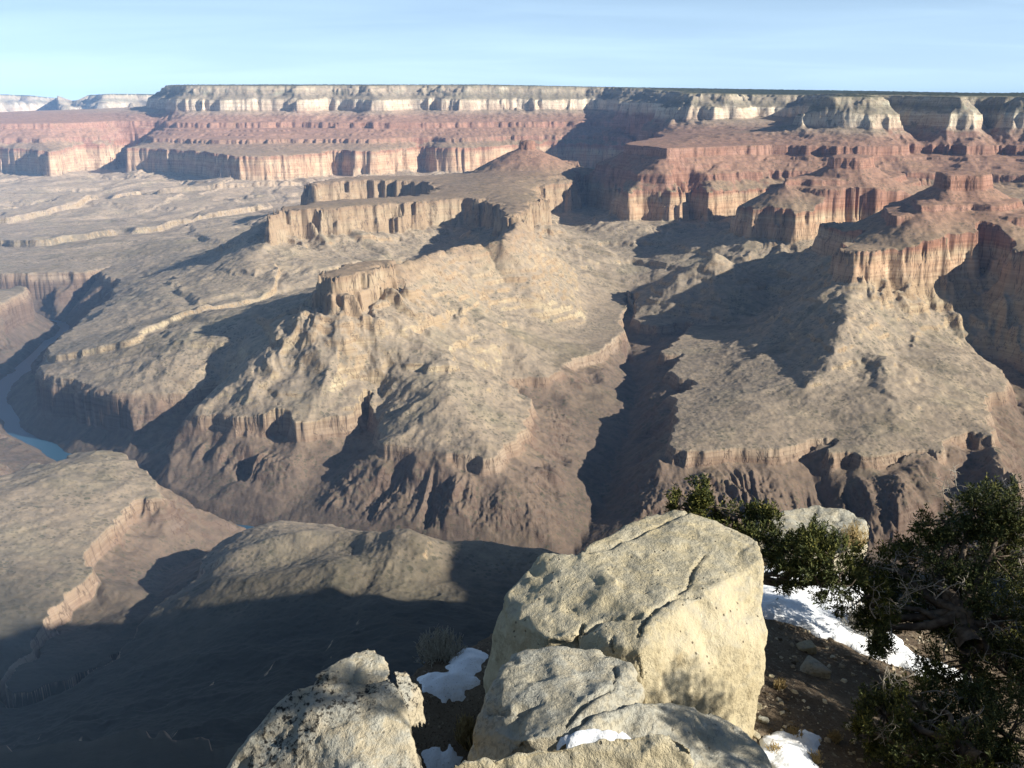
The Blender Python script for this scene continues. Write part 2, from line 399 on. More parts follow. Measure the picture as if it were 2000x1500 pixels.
def terrain(x, y):
    """height and stratigraphic index of the canyon at plan positions x, y"""
    x = x.astype(F32); y = y.astype(F32)
    r = np.sqrt(x * x + y * y)
    near = sstep(r, 150, 900)
    wx = 75 * fbm(x, y, 620, 3, 1) + 9 * fbm(x, y, 55, 2, 11)
    wy = 75 * fbm(x, y, 620, 3, 5) + 9 * fbm(x, y, 55, 2, 15)
    lo = .55 + .45 * sstep(r, 3500, 8000)
    X, Y = x + wx * lo * near, y + wy * lo * near
    ru = ridge(X, Y, 150, 2, 21); rv = ridge(X, Y, 300, 2, 25); rf = ridge(X, Y, 42, 2, 29)
    dT = bil(_dT, X, Y) + (14 * (.6 - ru) * 2 + 7 * (.6 - rf)) * near
    md0 = .3 + 1.4 * sstep(fbm(x, y, 380, 2, 33), -.45, .45)
    dR = bil(_dR, X, Y) + ((22 * (.6 - ru) * 2 + 9 * (.6 - rf)) * md0 + 16 * fbm(x, y, 90, 2, 35)) * near
    iso = .2 + .8 * (1 - sstep(bil(_dC, X, Y), 500, 1100)); md = .35 + 1.3 * sstep(fbm(x, y, 420, 2, 31), -.4, .4)
    dS = bil(_dS, X, Y) + (22 * (.6 - ru) * 2 * iso + 40 * (.6 - rv) * iso + 7 * (.6 - rf)) * near
    dC = bil(_dC, X, Y) + ((16 * (.6 - ru) * 2 + 70 * (.6 - rv)) * md + 8 * (.6 - rf) + 130 * fbm(x, y, 1300, 2, 39) * sstep(y, 9500, 11500)) * near
    dK = bil(_dK, X, Y) + ((16 * (.6 - ru) * 2 + 50 * (.6 - ridge(X, Y, 230, 2, 37))) * md + 8 * (.6 - rf) + 130 * fbm(x, y, 1300, 2, 39) * sstep(y, 9500, 11500)) * near
    dW = bil(_dW, X, Y); zW = bil(_zW, X, Y)
    Tt = -1040 + .012 * y + 7 * fbm(x, y, 700, 2, 41); Tb = Tt - 44
    Rt = -660 + .018 * y + 7 * fbm(x, y, 800, 2, 43); Rb = np.full_like(Rt, -712.0)
    St = -380 + .015 * y; Cb = -294 + .0184 * y; 
    Kt = np.interp(y, [0, 1500, 7000, 9000, 13400, 18000], [-2, 10, 38, 85, 240, 300]).astype(F32) - .018 * np.maximum(0, x + 300) * sstep(y, 9000, 11000)
    Ct = Cb + .42 * (Kt - Cb)
    Cb = np.where(y < 5000, -250.0, Cb).astype(F32); Ct = np.where(y < 5000, -120.0, Ct).astype(F32)
    # --- zone 1: inner gorge
    Tb = Tb + 30 * sstep(fbm(x, y, 330, 3, 49), .0, .55)
    q1x, q1y = bil(_qTx, X, Y), bil(_qTy, X, Y)
    d = np.maximum(dT, 0); t = np.maximum(d - 16, 0) / np.maximum(np.maximum(d - 16, 0) + dW, 1)
    g1 = ridge(q1x + .10 * x, q1y + .10 * y, 170, 2, 51); g2 = ridge(q1x + .16 * x, q1y + .16 * y, 52, 2, 55)
    env = sstep(t, 0, .3) * (1 - t ** 4) * bil(_fT, X, Y)
    zg = zW + (Tb - zW) * np.power(1 - t, 1.1) + env * np.minimum(d + dW, 500) / 400 * (78 * (g1 - .6) + 34 * (g2 - .55) + 15 * (ridge(x, y, 30, 3, 53, .6) - .6))
    zg = np.maximum(zg, zW - 1)
    zg = np.where((zW < RIVER_Z + 1) & (dW < 150), np.minimum(zg, zW - 4 + np.maximum(dW - 22, 0) * .8), zg)
    z1 = np.where(d < 16, Tt + (Tb - Tt) * (d / 16) ** .7, zg)
    # --- zone 2: redwall cliff and shale slopes down to the platform rim
    q2x, q2y = bil(_qRx, X, Y), bil(_qRy, X, Y)
    wc = 34.0
    Rb = Rb + (38 * ridge(q2x, q2y, 170, 2, 59) * (.5 + fbm(x, y, 600, 2, 58)) + 72 * np.exp(-((x + 300) ** 2 + (y - 4350) ** 2) / 900.0 ** 2) * (.4 + .9 * ridge(q2x, q2y, 110, 2, 60)) + 14 * fbm(q2x, q2y, 60, 2, 57)) * bil(_fR, X, Y)
    d = np.maximum(dR, 0); dl = np.maximum(-dT, 0); e = np.maximum(d - wc, 0); zw = e + dl
    u = 1 - e / np.maximum(zw, 1)
    wide = sstep(zw, 600, 3200)
    sl = np.power(u, 1.05 + .75 * wide + 1.9 * np.exp(-((x - 900) ** 2 + ((y - 4650) * .8) ** 2) / 620.0 ** 2) - .5 * np.exp(-((x + 850) ** 2 + (y - 4150) ** 2) / 620.0 ** 2))
    led = .25 + .75 * sstep(fbm(x, y, 500, 2, 61), -.25, .35)
    st = stairs(sl, 4, 10, zw / (1.6 + wide), .35)
    sl = sl + (st - sl) * (.3 + .45 * wide) * led * sstep(u, .25, .5)
    h1 = ridge(q2x + .06 * x, q2y + .06 * y, 300, 2, 63); h2 = ridge(q2x + .25 * x, q2y + .25 * y, 85, 2, 67)
    env = np.power(4 * u * (1 - u), .8); fR = bil(_fR, X, Y)
    zs = Tt + (Rb - Tt) * sl + env * (np.minimum(zw, 1100) / 1100 * 30 * fR * (h1 - .6) + np.minimum(zw, 900) / 900 * 6 * fR * (h2 - .6) + fR * np.minimum(zw, 500) / 500 * 2.5 * (ridge(q2x + .12 * x, q2y + .12 * y, 34, 2, 71) - .6) + 3 * fbm(x, y, 160, 3, 69) * np.minimum(zw, 400) / 400)
    c = np.clip(d / wc, 0, 1)
    zc = Rt + (Rb - Rt) * (.42 * sstep(c, .0, .3) + .14 * c + .44 * sstep(c, .55, 1))
    z2 = np.where(d < wc, zc, zs)
    # --- zone 3: supai steps
    d = np.maximum(dS, 0); dl = np.maximum(-dR, 0); zw = d + dl; u = dl / np.maximum(zw, 1)
    q3x, q3y = bil(_qSx, X, Y), bil(_qSy, X, Y)
    cu = np.power(u, 1.0 + .75 * sstep(zw, 700, 2200))
    cu = np.power(cu, 1 + 2.6 * sstep(x, 1150, 1350) * (1 - sstep(y, 6250, 6550)) * (1 - sstep(x, 2500, 3000)))
    cu = np.clip(cu + .05 * (ridge(q3x + .3 * x, q3y + .3 * y, 90, 2, 73) - .6) * 4 * u * (1 - u) * bil(_fS, X, Y), 0, 1)
    s3 = ledges(cu, zw, 9, [(.23, .25), (.15, None), (.13, .22), (.04, None), (.10, .18), (.05, None), (.08, .15), (.22, None)])
    z3 = Rt + (St - Rt) * s3 - 74 * (1 - .75 * sstep(zw, 130, 420)) * np.exp(-dl / 30) * sstep(fbm(x, y, 110, 3, 77), -.25, .6) * sstep(y, 2200, 2800)
    # --- zone 4: hermit slope, coconino cliff
    wc = 30.0
    d = np.maximum(dC, 0); dl = np.maximum(-dS, 0); e = np.maximum(d - wc, 0); zw = e + dl; u = dl / np.maximum(zw, 1)
    zs = St + (Cb - St) * np.power(u, 1.3) + 10 * 4 * u * (1 - u) * (ridge(x, y, 130, 2, 75) - .6)
    z4 = np.where(d < wc, Ct + (Cb - Ct) * np.power(np.clip(d / wc, 0, 1), .8), zs)
    # --- zone 5: toroweap and kaibab ledges, zone 6: forested plateau
    d = np.maximum(dK, 0); dl = np.maximum(-dC, 0); zw = d + dl; u = dl / np.maximum(zw, 1)
    z5 = Ct + (Kt - Ct) * ledges(u, zw, 12, [(.34, .62), (.12, None), (.12, .2), (.20, None), (.07, .18), (.15, None)])
    z6 = Kt + (5 * fbm(x, y, 90, 2, 81) + 9 * np.abs(pn(x / 31, y / 31, 83))) * sstep(-dK, 0, 60) + np.minimum(-dK, 3000) * .004
    z = np.where(dT > 0, z1, np.where(dR > 0, z2, np.where(dS > 0, z3, np.where(dC > 0, z4, np.where(dK > 0, z5, z6)))))
    for (ol, pk, ch, sp_), dm in zip(MESAS, _dM):
        o_ = np.array([p[:2] if len(p) == 3 else ground_pt_k(*p, pk) for p in ol])
        m = (x > o_[:, 0].min() - 700) & (x < o_[:, 0].max() + 700) & (y > o_[:, 1].min() - 700) & (y < o_[:, 1].max() + 700) & (dR < 0)
        if not m.any(): continue
        d = bil(dm, x[m] + .35 * wx[m], y[m] + .35 * wy[m]) + 9 * (.6 - ru[m]) * 2 + 6 * (.6 - rf[m])
        f = pk[0] + pk[1] * y[m] - ch * np.clip(d / 8, 0, 1) - sp_ * np.maximum(d - 8, 0) + 4 * fbm(x[m], y[m], 70, 2, 79) + .12 * np.clip(-d, 0, 60)
        z[m] = np.maximum(z[m], f)
    for kb, db in enumerate(_dB):
        d = -(bil(db, X, Y) + (12 * (.6 - ru) * 2 + 5 * (.6 - rf)))
        z += (46, 46, 26, 40, 30)[kb] * (.55 + .45 * sstep(d, 0, 10)) * sstep(d, 0, 13) * np.exp(-np.maximum(d, 0) / 420) * ((dT < 0) & (dR > 0)) * sstep(fbm(x, y, 500, 2, 93), -.75, -.3)
    for cr, sl_ in CRESTS:
        c0 = np.array(cr); m = (x > c0[:, 0].min() - 500) & (x < c0[:, 0].max() + 500) & (y > c0[:, 1].min() - 500) & (y < c0[:, 1].max() + 500) & (dT < 0) & (dR > 0)
        if not m.any(): continue
        xs, ys = x[m] + .45 * wx[m], y[m] + .45 * wy[m]; best = np.full(xs.shape, -1e9, F32)
        for a, b in zip(cr, cr[1:]):
            dx, dy = b[0] - a[0], b[1] - a[1]
            tt = np.clip(((xs - a[0]) * dx + (ys - a[1]) * dy) / (dx * dx + dy * dy), 0, 1)
            best = np.maximum(best, a[2] + tt * (b[2] - a[2]) - sl_ * np.sqrt(np.hypot(xs - a[0] - tt * dx, ys - a[1] - tt * dy) ** 2 + 200))
        best = best + 7 * fbm(xs, ys, 75, 3, 87) + 9 * (ridge(xs, ys, 130, 2, 88) - .6)
        kz = best / 34; fz = kz - np.floor(kz); best = best + 34 * .35 * (np.clip((fz - .6) / .25, 0, 1) - fz) * sstep(fbm(x[m], y[m], 150, 2, 89), -.2, .3)
        k = 14.0; hgt = np.clip(.5 + .5 * (best - z[m]) / k, 0, 1)
        z[m] = z[m] * (1 - hgt) + best * hgt + k * hgt * (1 - hgt)
    for pl_, hw, hh in HILLS:
        m = (np.abs(x) < 1200) & (y > 1500) & (y < 2700)
        xs, ys = X[m], Y[m]; bd = np.full(xs.shape, 1e9, F32)
        for a, b in zip(pl_, pl_[1:]):
            dx, dy = b[0] - a[0], b[1] - a[1]
            tt = np.clip(((xs - a[0]) * dx + (ys - a[1]) * dy) / (dx * dx + dy * dy), 0, 1)
            bd = np.minimum(bd, np.hypot(xs - a[0] - tt * dx, ys - a[1] - tt * dy))
        z[m] += hh * np.exp(-(bd / hw) ** 2 * 1.1) * sstep(-dT[m], 0, 60)
    z += (fbm(x, y, 24, 2, 91) * .9 + (dR > -20) * 1.6 * (ridge(x, y, 19, 2, 92) - .6)) * near
    global RILL
    RILL = np.where(dT > 0, ridge(q1x + .1 * x, q1y + .1 * y, 48, 2, 95), np.where(dR > 0, .6 * ridge(q2x + .07 * x, q2y + .07 * y, 120, 2, 96) + .4 * ridge(q2x + .16 * x, q2y + .16 * y, 36, 2, 97), .5)).astype(F32)
    RILL = .5 + (RILL - .5) * np.where(dT > 0, bil(_fT, X, Y), fR)
    # stratigraphic index: 0 river .. 1 tapeats base .. 1.3 tapeats top .. 2 redwall base .. 3 redwall top .. 4 supai top .. 5 coconino base .. 6 coconino top .. 7 rim
    lv = [(np.full_like(z, RIVER_Z), 0), (Tb, 1), (Tt + 1, 1.3), (Rb, 2), (Rt, 3), (St, 4), (Cb, 5), (Ct, 6), (Kt - 3, 7), (Kt + 60, 8)]
    s = np.zeros_like(z)
    for (za, sa), (zb, sb) in zip(lv, lv[1:]):
        s = np.where(z >= za, sa + (sb - sa) * np.clip((z - za) / np.maximum(zb - za, 1), 0, 1), s)
    return z, s

# ------------------------------------------------------------------ terrain material
def mat_canyon():
    t = NT("canyon_rock")
    geo = t.add("ShaderNodeNewGeometry"); pos = geo.outputs["Position"]
    at = t.add("ShaderNodeAttribute", attribute_name="strat"); s0 = at.outputs["Fac"]
    sep0 = t.add("ShaderNodeSeparateXYZ"); t.l.new(pos, sep0.inputs[0])
    n1 = t.noise(pos, .004, 5); n2 = t.noise(pos, .03, 5); n3 = t.noise(pos, .085, 4, .7)
    s = t.math('ADD', s0, t.math('MULTIPLY', t.math('SUBTRACT', n1, .5), .22))
    s = t.math('ADD', s, t.math('MULTIPLY', t.math('SUBTRACT', n2, .5), .08))
    u = t.math('DIVIDE', s, 8.0)
    cliff = t.ramp(u, [(0, (0.094, 0.070, 0.057)), (.115, (0.132, 0.095, 0.073)), (.128, (0.205, 0.148, 0.107)), (.16, (0.25, 0.192, 0.138)), (.175, (0.297, 0.237, 0.154)), (.24, (0.308, 0.231, 0.149)),
                       (.262, (0.354, 0.254, 0.168)), (.31, (0.378, 0.254, 0.165)), (.345, (0.342, 0.254, 0.168)), (.37, (0.270, 0.146, 0.097)), (.40, (0.25, 0.142, 0.102)), (.49, (0.275, 0.158, 0.115)), (.53, (0.265, 0.158, 0.12)),
                       (.60, (0.238, 0.151, 0.113)), (.635, (0.415, 0.329, 0.244)), (.74, (0.464, 0.397, 0.293)), (.77, (0.329, 0.287, 0.213)), (.8, (0.183, 0.171, 0.122)), (.845, (0.317, 0.275, 0.201)), (.87, (0.378, 0.323, 0.232)), (1, (0.366, 0.329, 0.244))])
    slope = t.ramp(u, [(0, (0.095, 0.073, 0.060)), (.11, (0.145, 0.110, 0.086)), (.135, (0.19, 0.145, 0.11)), (.16, (0.232, 0.190, 0.146)), (.20, (0.264, 0.220, 0.170)), (.26, (0.312, 0.253, 0.190)), (.33, (0.260, 0.197, 0.142)),
                       (.385, (0.232, 0.173, 0.121)), (.43, (0.262, 0.164, 0.12)), (.5, (0.265, 0.162, 0.122)), (.56, (0.26, 0.17, 0.13)), (.60, (0.29, 0.225, 0.175)), (.64, (0.232, 0.195, 0.146)), (.74, (0.256, 0.220, 0.159)),
                       (.79, (0.21, 0.185, 0.145)), (.845, (0.32, 0.27, 0.21)), (.88, (0.244, 0.220, 0.159)), (.892, (0.035, 0.045, 0.028)), (1, (0.035, 0.045, 0.028))])
    # thin beds on the cliffs, vertical stains, shrubs on the flats
    sep = t.add("ShaderNodeSeparateXYZ"); t.l.new(pos, sep.inputs[0])
    beds = t.noise(t.mapping(pos, (.002, .002, .11)), 1.0, 4, .7)
    stain = t.noise(t.mapping(pos, (.05, .05, .004)), 1.0, 4, .65)
    cl = t.mix(t.step(beds, .35, .65), t.mix(1, cliff, (.80, .77, .76), 'MULTIPLY'), t.mix(1, cliff, (1.10, 1.11, 1.12), 'MULTIPLY'))
    tan = t.math('MULTIPLY', t.math('MULTIPLY', t.step(s, 1.9, 2.05), t.step(s, 3.25, 3.0)), t.math('MULTIPLY', t.step(sep0.outputs[0], 900.0, 100.0), t.step(sep0.outputs[1], 9000.0, 7400.0)))
    cl = t.mix(t.math('MULTIPLY', tan, .72), cl, t.mix(beds, (.215, .166, .112), (.265, .205, .138)))
    patch = t.noise(t.mapping(pos, (.006, .006, .012)), 1.0, 3, .5)
    cl = t.mix(t.math('MULTIPLY', t.step(patch, .45, .68), .6), cl, t.mix(1, cl, (1.28, 1.42, 1.5), 'MULTIPLY'))
    cl = t.mix(t.math('MULTIPLY', t.step(stain, .52, .75), .55), cl, t.mix(1, cl, (.62, .5, .46), 'MULTIPLY'))
    crack = t.noise(t.mapping(pos, (.028, .028, .0022)), 1.0, 3, .6)
    ck = t.math('SUBTRACT', 1.0, t.step(t.math('ABSOLUTE', t.math('SUBTRACT', crack, .5)), .0, .022))
    cl = t.mix(t.math('MULTIPLY', ck, .6), cl, (.06, .04, .032))
    sl = t.mix(t.step(n2, .35, .65), t.mix(1, slope, (.84, .85, .86), 'MULTIPLY'), t.mix(1, slope, (1.1, 1.08, 1.04), 'MULTIPLY'))
    sl = t.mix(t.math('MULTIPLY', t.step(n1, .5, .7), .35), sl, t.mix(1, sl, (.86, .95, .84), 'MULTIPLY'))
    n4 = t.noise(pos, .055, 5, .7)
    sl = t.mix(t.math('MULTIPLY', t.step(beds, .54, .66), .38), sl, t.mix(1, sl, (.74, .72, .72), 'MULTIPLY'))
    sl = t.mix(t.math('MULTIPLY', t.step(beds, .44, .34), .38), sl, t.mix(1, sl, (1.2, 1.2, 1.16), 'MULTIPLY'))
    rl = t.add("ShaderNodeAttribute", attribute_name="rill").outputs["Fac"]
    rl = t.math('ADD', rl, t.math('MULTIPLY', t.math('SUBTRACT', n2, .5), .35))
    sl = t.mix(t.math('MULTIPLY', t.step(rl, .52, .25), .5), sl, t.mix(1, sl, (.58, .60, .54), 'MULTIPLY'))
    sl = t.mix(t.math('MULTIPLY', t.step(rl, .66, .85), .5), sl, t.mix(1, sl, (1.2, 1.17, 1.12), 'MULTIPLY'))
    sl = t.mix(t.math('MULTIPLY', t.step(n4, .55, .7), .25), sl, t.mix(1, sl, (.60, .62, .56), 'MULTIPLY'))
    sl = t.mix(t.math('MULTIPLY', t.step(n4, .46, .34), .22), sl, t.mix(1, sl, (1.22, 1.2, 1.16), 'MULTIPLY'))
    sl = t.mix(t.math('MULTIPLY', t.step(n3, .57, .68), .55), sl, (.07, .072, .048))
    for vs_, rad_ in ((.075, .30), (.034, .26)):
        vo = t.add("ShaderNodeTexVoronoi"); vo.inputs["Scale"].default_value = vs_; t.l.new(pos, vo.inputs["Vector"])
        dot = t.math('MULTIPLY', t.math('LESS_THAN', vo.outputs["Distance"], rad_), t.step(t.noise(pos, .009, 3), .42, .58))
        sl = t.mix(t.math('MULTIPLY', dot, .5), sl, (.055, .06, .04))
    far = t.math('MULTIPLY', t.step(sep0.outputs[1], 5500.0, 9000.0), t.step(sep0.outputs[0], 600.0, -1800.0))  # haze brightness painted into the slope colour of the distant left
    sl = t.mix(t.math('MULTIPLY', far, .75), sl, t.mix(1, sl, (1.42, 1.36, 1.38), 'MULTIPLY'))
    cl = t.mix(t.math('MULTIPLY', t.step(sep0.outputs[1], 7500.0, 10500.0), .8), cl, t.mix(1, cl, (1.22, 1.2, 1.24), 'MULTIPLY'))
    # shadow below the south rim painted into the near slope colour as dark mottling
    rim_shade = t.math('MULTIPLY', t.step(t.math('ADD', sep0.outputs[1], t.math('MULTIPLY', t.math('SUBTRACT', n1, .5), 500.0)), 2450.0, 1600.0), .97)
    sl = t.mix(rim_shade, sl, t.mix(n3, (.022, .025, .018), (.042, .039, .03)))
    nz = t.add("ShaderNodeSeparateXYZ"); t.l.new(geo.outputs["Normal"], nz.inputs[0])
    steep = t.math('ADD', nz.outputs[2], t.math('MULTIPLY', t.math('SUBTRACT', n2, .5), .22))
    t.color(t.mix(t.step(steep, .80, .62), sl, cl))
    h = t.math('SUBTRACT', t.math('MULTIPLY', stain, 5.0), t.math('MULTIPLY', ck, 2.5))
    h = t.math('MULTIPLY', h, t.step(nz.outputs[2], .85, .6))
    h = t.math('ADD', h, t.math('MULTIPLY', t.noise(pos, .06, 6, .68), 3.4))
    t.bump(h, .5, 1.0)
    return t.m

def polar_mesh(name, az, rad, fn, mat):
    A, R_ = np.meshgrid(np.radians(az), rad)
    x, y = (R_ * np.sin(A)).ravel(), (R_ * np.cos(A)).ravel()
    z = np.empty_like(x); s = np.empty_like(x); rl = np.full(len(x), .5, F32)
    for i in range(0, len(x), 300000):
        z[i:i + 300000], s[i:i + 300000] = fn(x[i:i + 300000], y[i:i + 300000])
        if fn is terrain: rl[i:i + 300000] = RILL
    na, nr = len(az), len(rad)
    j, i = np.meshgrid(np.arange(nr - 1), np.arange(na - 1), indexing='ij')
    a = (j * na + i).ravel()
    o = mesh_np(name, np.stack([x, y, z], 1), np.stack([a, a + 1, a + 1 + na, a + na], 1)[:, ::-1], mat)
    att = o.data.attributes.new("strat", 'FLOAT', 'POINT'); att.data.foreach_set("value", s.astype(F32))
    att = o.data.attributes.new("rill", 'FLOAT', 'POINT'); att.data.foreach_set("value", rl)
    return o

M_CANYON = mat_canyon()
az = np.concatenate([np.arange(-180, -40, 3.0), np.arange(-40, -31, .3), np.arange(-31, 31, .05), np.arange(31, 120, .35), np.arange(120, 180.1, 3.0)])
rad = np.concatenate([np.geomspace(22, 1100, 110)[:-1], np.geomspace(1100, 16500, 1650)])
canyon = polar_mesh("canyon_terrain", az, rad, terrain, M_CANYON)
tag(canyon, kind="structure", label="deep layered desert canyon with stepped red and buff cliffs")

# ------------------------------------------------------------------ river
def mat_water():
    t = NT("river_water"); t.color((.025, .07, .12)); t.b.inputs["Roughness"].default_value = .4
    t.b.inputs["Specular IOR Level"].default_value = .12
    t.bump(t.noise(t.add("ShaderNodeNewGeometry").outputs["Position"], .2, 3), .15, .5)
    return t.m

def river_strip(half=46):
    p = np.array(chaikin_open([q[:2] for q in RIVER], 3)); d = np.gradient(p, axis=0); d /= np.linalg.norm(d, axis=1)[:, None]
    nrm = np.stack([-d[:, 1], d[:, 0]], 1)
    n = len(p); v = np.concatenate([np.c_[p + nrm * half, np.full(n, RIVER_Z + 3)], np.c_[p - nrm * half, np.full(n, RIVER_Z + 3)]])
    i = np.arange(n - 1)
    return mesh_np("river", v, np.stack([i, i + n, i + n + 1, i + 1], 1), mat_water())

def chaikin_open(p, it):
    for _ in range(it):
        q = [p[0]]
        for a, b in zip(p, p[1:]): q += [(a[0] * .75 + b[0] * .25, a[1] * .75 + b[1] * .25), (a[0] * .25 + b[0] * .75, a[1] * .25 + b[1] * .75)]
        p = q + [p[-1]]
    return p

tag(river_strip(), kind="structure", label="blue grey river far below in the inner gorge")

# ------------------------------------------------------------------ far mesas on the left skyline
def far_mesas(x, y):
    a = np.degrees(np.arctan2(x, y)); r = np.hypot(x, y)
    n = 260 * fbm(a * 60, r * .4, 60, 3, 101) + 700 * pn(a / 1.7, r * 0, 103)
    front = np.where(a < -23.2, 25500 + 900 * np.abs(a + 26), 22500 + 260 * np.abs(a + 20)) + n
    d = r - front + 420 * (.5 - ridge(x, y, 900, 2, 105)) * 2      # >0 on top
    top = np.where(a < -23.2, 222 - 14 * np.maximum(0, a + 25.2) ** 2, 205 + 3.5 * (a + 20.5)) + 18 * pn(a * .8, a * 0, 107)
    u = np.clip(1 + d / 1500, 0, 1)
    z = -330 + (top + 330) * ledges(u.astype(F32), np.full_like(u, 1500, dtype=F32), 70, [(.18, .4), (.1, None), (.16, .2), (.22, None), (.14, .2), (.2, None)])
    cut = sstep(a, -23.4, -22.4) * (1 - sstep(a, -22.4, -21.6))
    z = z - cut * 120 * u
    s = 4.3 + 2.7 * np.clip((z + 330) / (top + 330), 0, 1) + .2 * (u >= 1)
    return z, s
mesas = polar_mesh("distant_plateau", np.arange(-34, -13, .07), np.geomspace(16800, 34000, 330), far_mesas, M_CANYON)
tag(mesas, kind="structure", label="pale blue snow streaked mesas on the far left skyline")

# ================================================================== FOREGROUND: the rim ledge
def at(px, py, D):
    """the point at forward distance D on the sight line of a photo pixel"""
    xc, yc = (px - 1000) / 2000, -(py - 750) / 2000
    d = (xc, CP + yc * SP, -SP + yc * CP)
    return Vector((D * d[0] / d[1], D, D * d[2] / d[1]))

def to_px(v):
    """photo pixel of each row of v"""
    dep = v[:, 1] * CP - v[:, 2] * SP; up = v[:, 1] * SP + v[:, 2] * CP
    return np.stack([1000 + 2000 * v[:, 0] / dep, 750 - 2000 * up / dep], 1)

def poly_d(x, y, p):
    """signed distance of points to one polygon, negative inside"""
    d2 = np.full(x.shape, 1e9); ins = np.zeros(x.shape, bool)
    for i in range(len(p)):
        (ax, ay), (bx, by) = p[i], p[(i + 1) % len(p)]
        dx, dy = bx - ax, by - ay
        t = np.clip(((x - ax) * dx + (y - ay) * dy) / (dx * dx + dy * dy + 1e-12), 0, 1)
        d2 = np.minimum(d2, (x - ax - t * dx) ** 2 + (y - ay - t * dy) ** 2)
        if ay != by: ins ^= ((ay > y) != (by > y)) & (x < ax + (bx - ax) * (y - ay) / (by - ay))
    d = np.sqrt(d2); return np.where(ins, -d, d)

def line_d(p, pts):
    d2 = np.full(len(p), 1e9)
    for a, b in zip(pts, pts[1:]):
        dx, dy = b[0] - a[0], b[1] - a[1]
        t = np.clip(((p[:, 0] - a[0]) * dx + (p[:, 1] - a[1]) * dy) / (dx * dx + dy * dy), 0, 1)
        d2 = np.minimum(d2, (p[:, 0] - a[0] - t * dx) ** 2 + (p[:, 1] - a[1] - t * dy) ** 2)
    return np.sqrt(d2)

EDGE = [(-9, -3), (-3.2, 3.2), (-1.9, 4.3), (-1.3, 5.6), (-.75, 6.7), (-.2, 7.1), (.5, 7.3), (1.3, 8.2), (2.0, 9.2), (2.4, 9.9), (3.3, 10.0), (3.8, 8.8), (6, 8.0), (9, 7.5), (12, 5), (12, -8), (-9, -8)]

def ground_z(x, y):
    d = poly_d(x, y, EDGE)
    z = -3.74 - .30 * np.clip(x - 1.3, 0, 3.2) - .05 * np.clip(y - 5, 0, 6) + .05 * fbm(x, y, 1.3, 3, 201) + .012 * fbm(x, y, .18, 3, 205)
    z = z + .75 * sstep(-y, -3.6, -1.5) + 1.35 * sstep(-y, -2.2, -.6)        # the bank the viewer stands on
    z = z - .5 * sstep(-np.hypot(x + .35, (y - 5.0) * .8), -1.0, -.1)       # dark hollow between the blocks
    d = d + .25 * fbm(x, y, .8, 3, 207)
    fall = np.maximum(d + .15, 0)
    return z - np.minimum(fall * 3.2, 9) - fall * .25

def mat_soil():
    t = NT("ledge_soil"); pos = t.add("ShaderNodeNewGeometry").outputs["Position"]
    a = t.noise(pos, 1.6, 5); b = t.noise(pos, 22, 4, .7); c = t.noise(pos, 70, 3, .7)
    col = t.ramp(a, [(.3, (.075, .055, .038)), (.55, (.13, .10, .07)), (.75, (.19, .155, .11))])
    col = t.mix(t.step(b, .55, .7), col, (.30, .26, .19))
    col = t.mix(t.step(c, .56, .66), col, (.045, .032, .024))
    t.color(col); t.bump(t.math('ADD', t.math('MULTIPLY', b, .03), t.math('MULTIPLY', c, .012)), .9, 1.0)
    return t.m

def mat_rock(name, base, warm, lichen=.35, black=.3, pits=.5):
    t = NT(name); pos = t.add("ShaderNodeNewGeometry").outputs["Position"]
    n = t.add("ShaderNodeNewGeometry").outputs["Normal"]
    sp = t.add("ShaderNodeSeparateXYZ"); t.l.new(n, sp.inputs[0])
    a = t.noise(pos, 2.2, 6, .6); b = t.noise(pos, 9, 6, .65); c = t.noise(pos, 38, 5, .7); d = t.noise(pos, 120, 3, .7)
    col = t.mix(t.step(a, .35, .68), base, warm)
    col = t.mix(t.math('MULTIPLY', t.step(b, .42, .7), .5), col, t.mix(1, col, (.74, .72, .68), 'MULTIPLY'))
    up = t.step(sp.outputs[2], .35, .8)
    grey = t.math('MULTIPLY', t.math('MULTIPLY', t.step(b, .40, .60), up), lichen)
    col = t.mix(grey, col, (.33, .335, .30))
    pale = t.math('MULTIPLY', t.math('MULTIPLY', t.step(c, .56, .68), up), lichen)
    col = t.mix(pale, col, (.56, .55, .47))
    spots = t.math('MULTIPLY', t.math('MULTIPLY', t.step(c, .50, .60), t.step(a, .62, .46)), black)
    col = t.mix(spots, col, (.035, .033, .03))
    v = t.add("ShaderNodeTexVoronoi"); v.inputs["Scale"].default_value = 17; t.l.new(pos, v.inputs["Vector"])
    pit = t.math('MULTIPLY', t.step(v.outputs["Distance"], .16, .06), t.math('MULTIPLY', t.step(a, .45, .55), pits))
    col = t.mix(pit, col, (.10, .08, .055))
    streak = t.noise(t.mapping(pos, (11, 11, 1.1)), 1.0, 4, .6)
    side = t.step(sp.outputs[2], .55, .2)
    col = t.mix(t.math('MULTIPLY', t.math('MULTIPLY', t.step(streak, .50, .70), side), .55), col, t.mix(1, col, (.66, .60, .50), 'MULTIPLY'))
    t.color(col)
    h = t.math('ADD', t.math('MULTIPLY', b, .05), t.math('ADD', t.math('MULTIPLY', c, .022), t.math('MULTIPLY', d, .006)))
    h = t.math('SUBTRACT', h, t.math('MULTIPLY', pit, .02))
    t.bump(h, .75, 1.0)
    return t.m

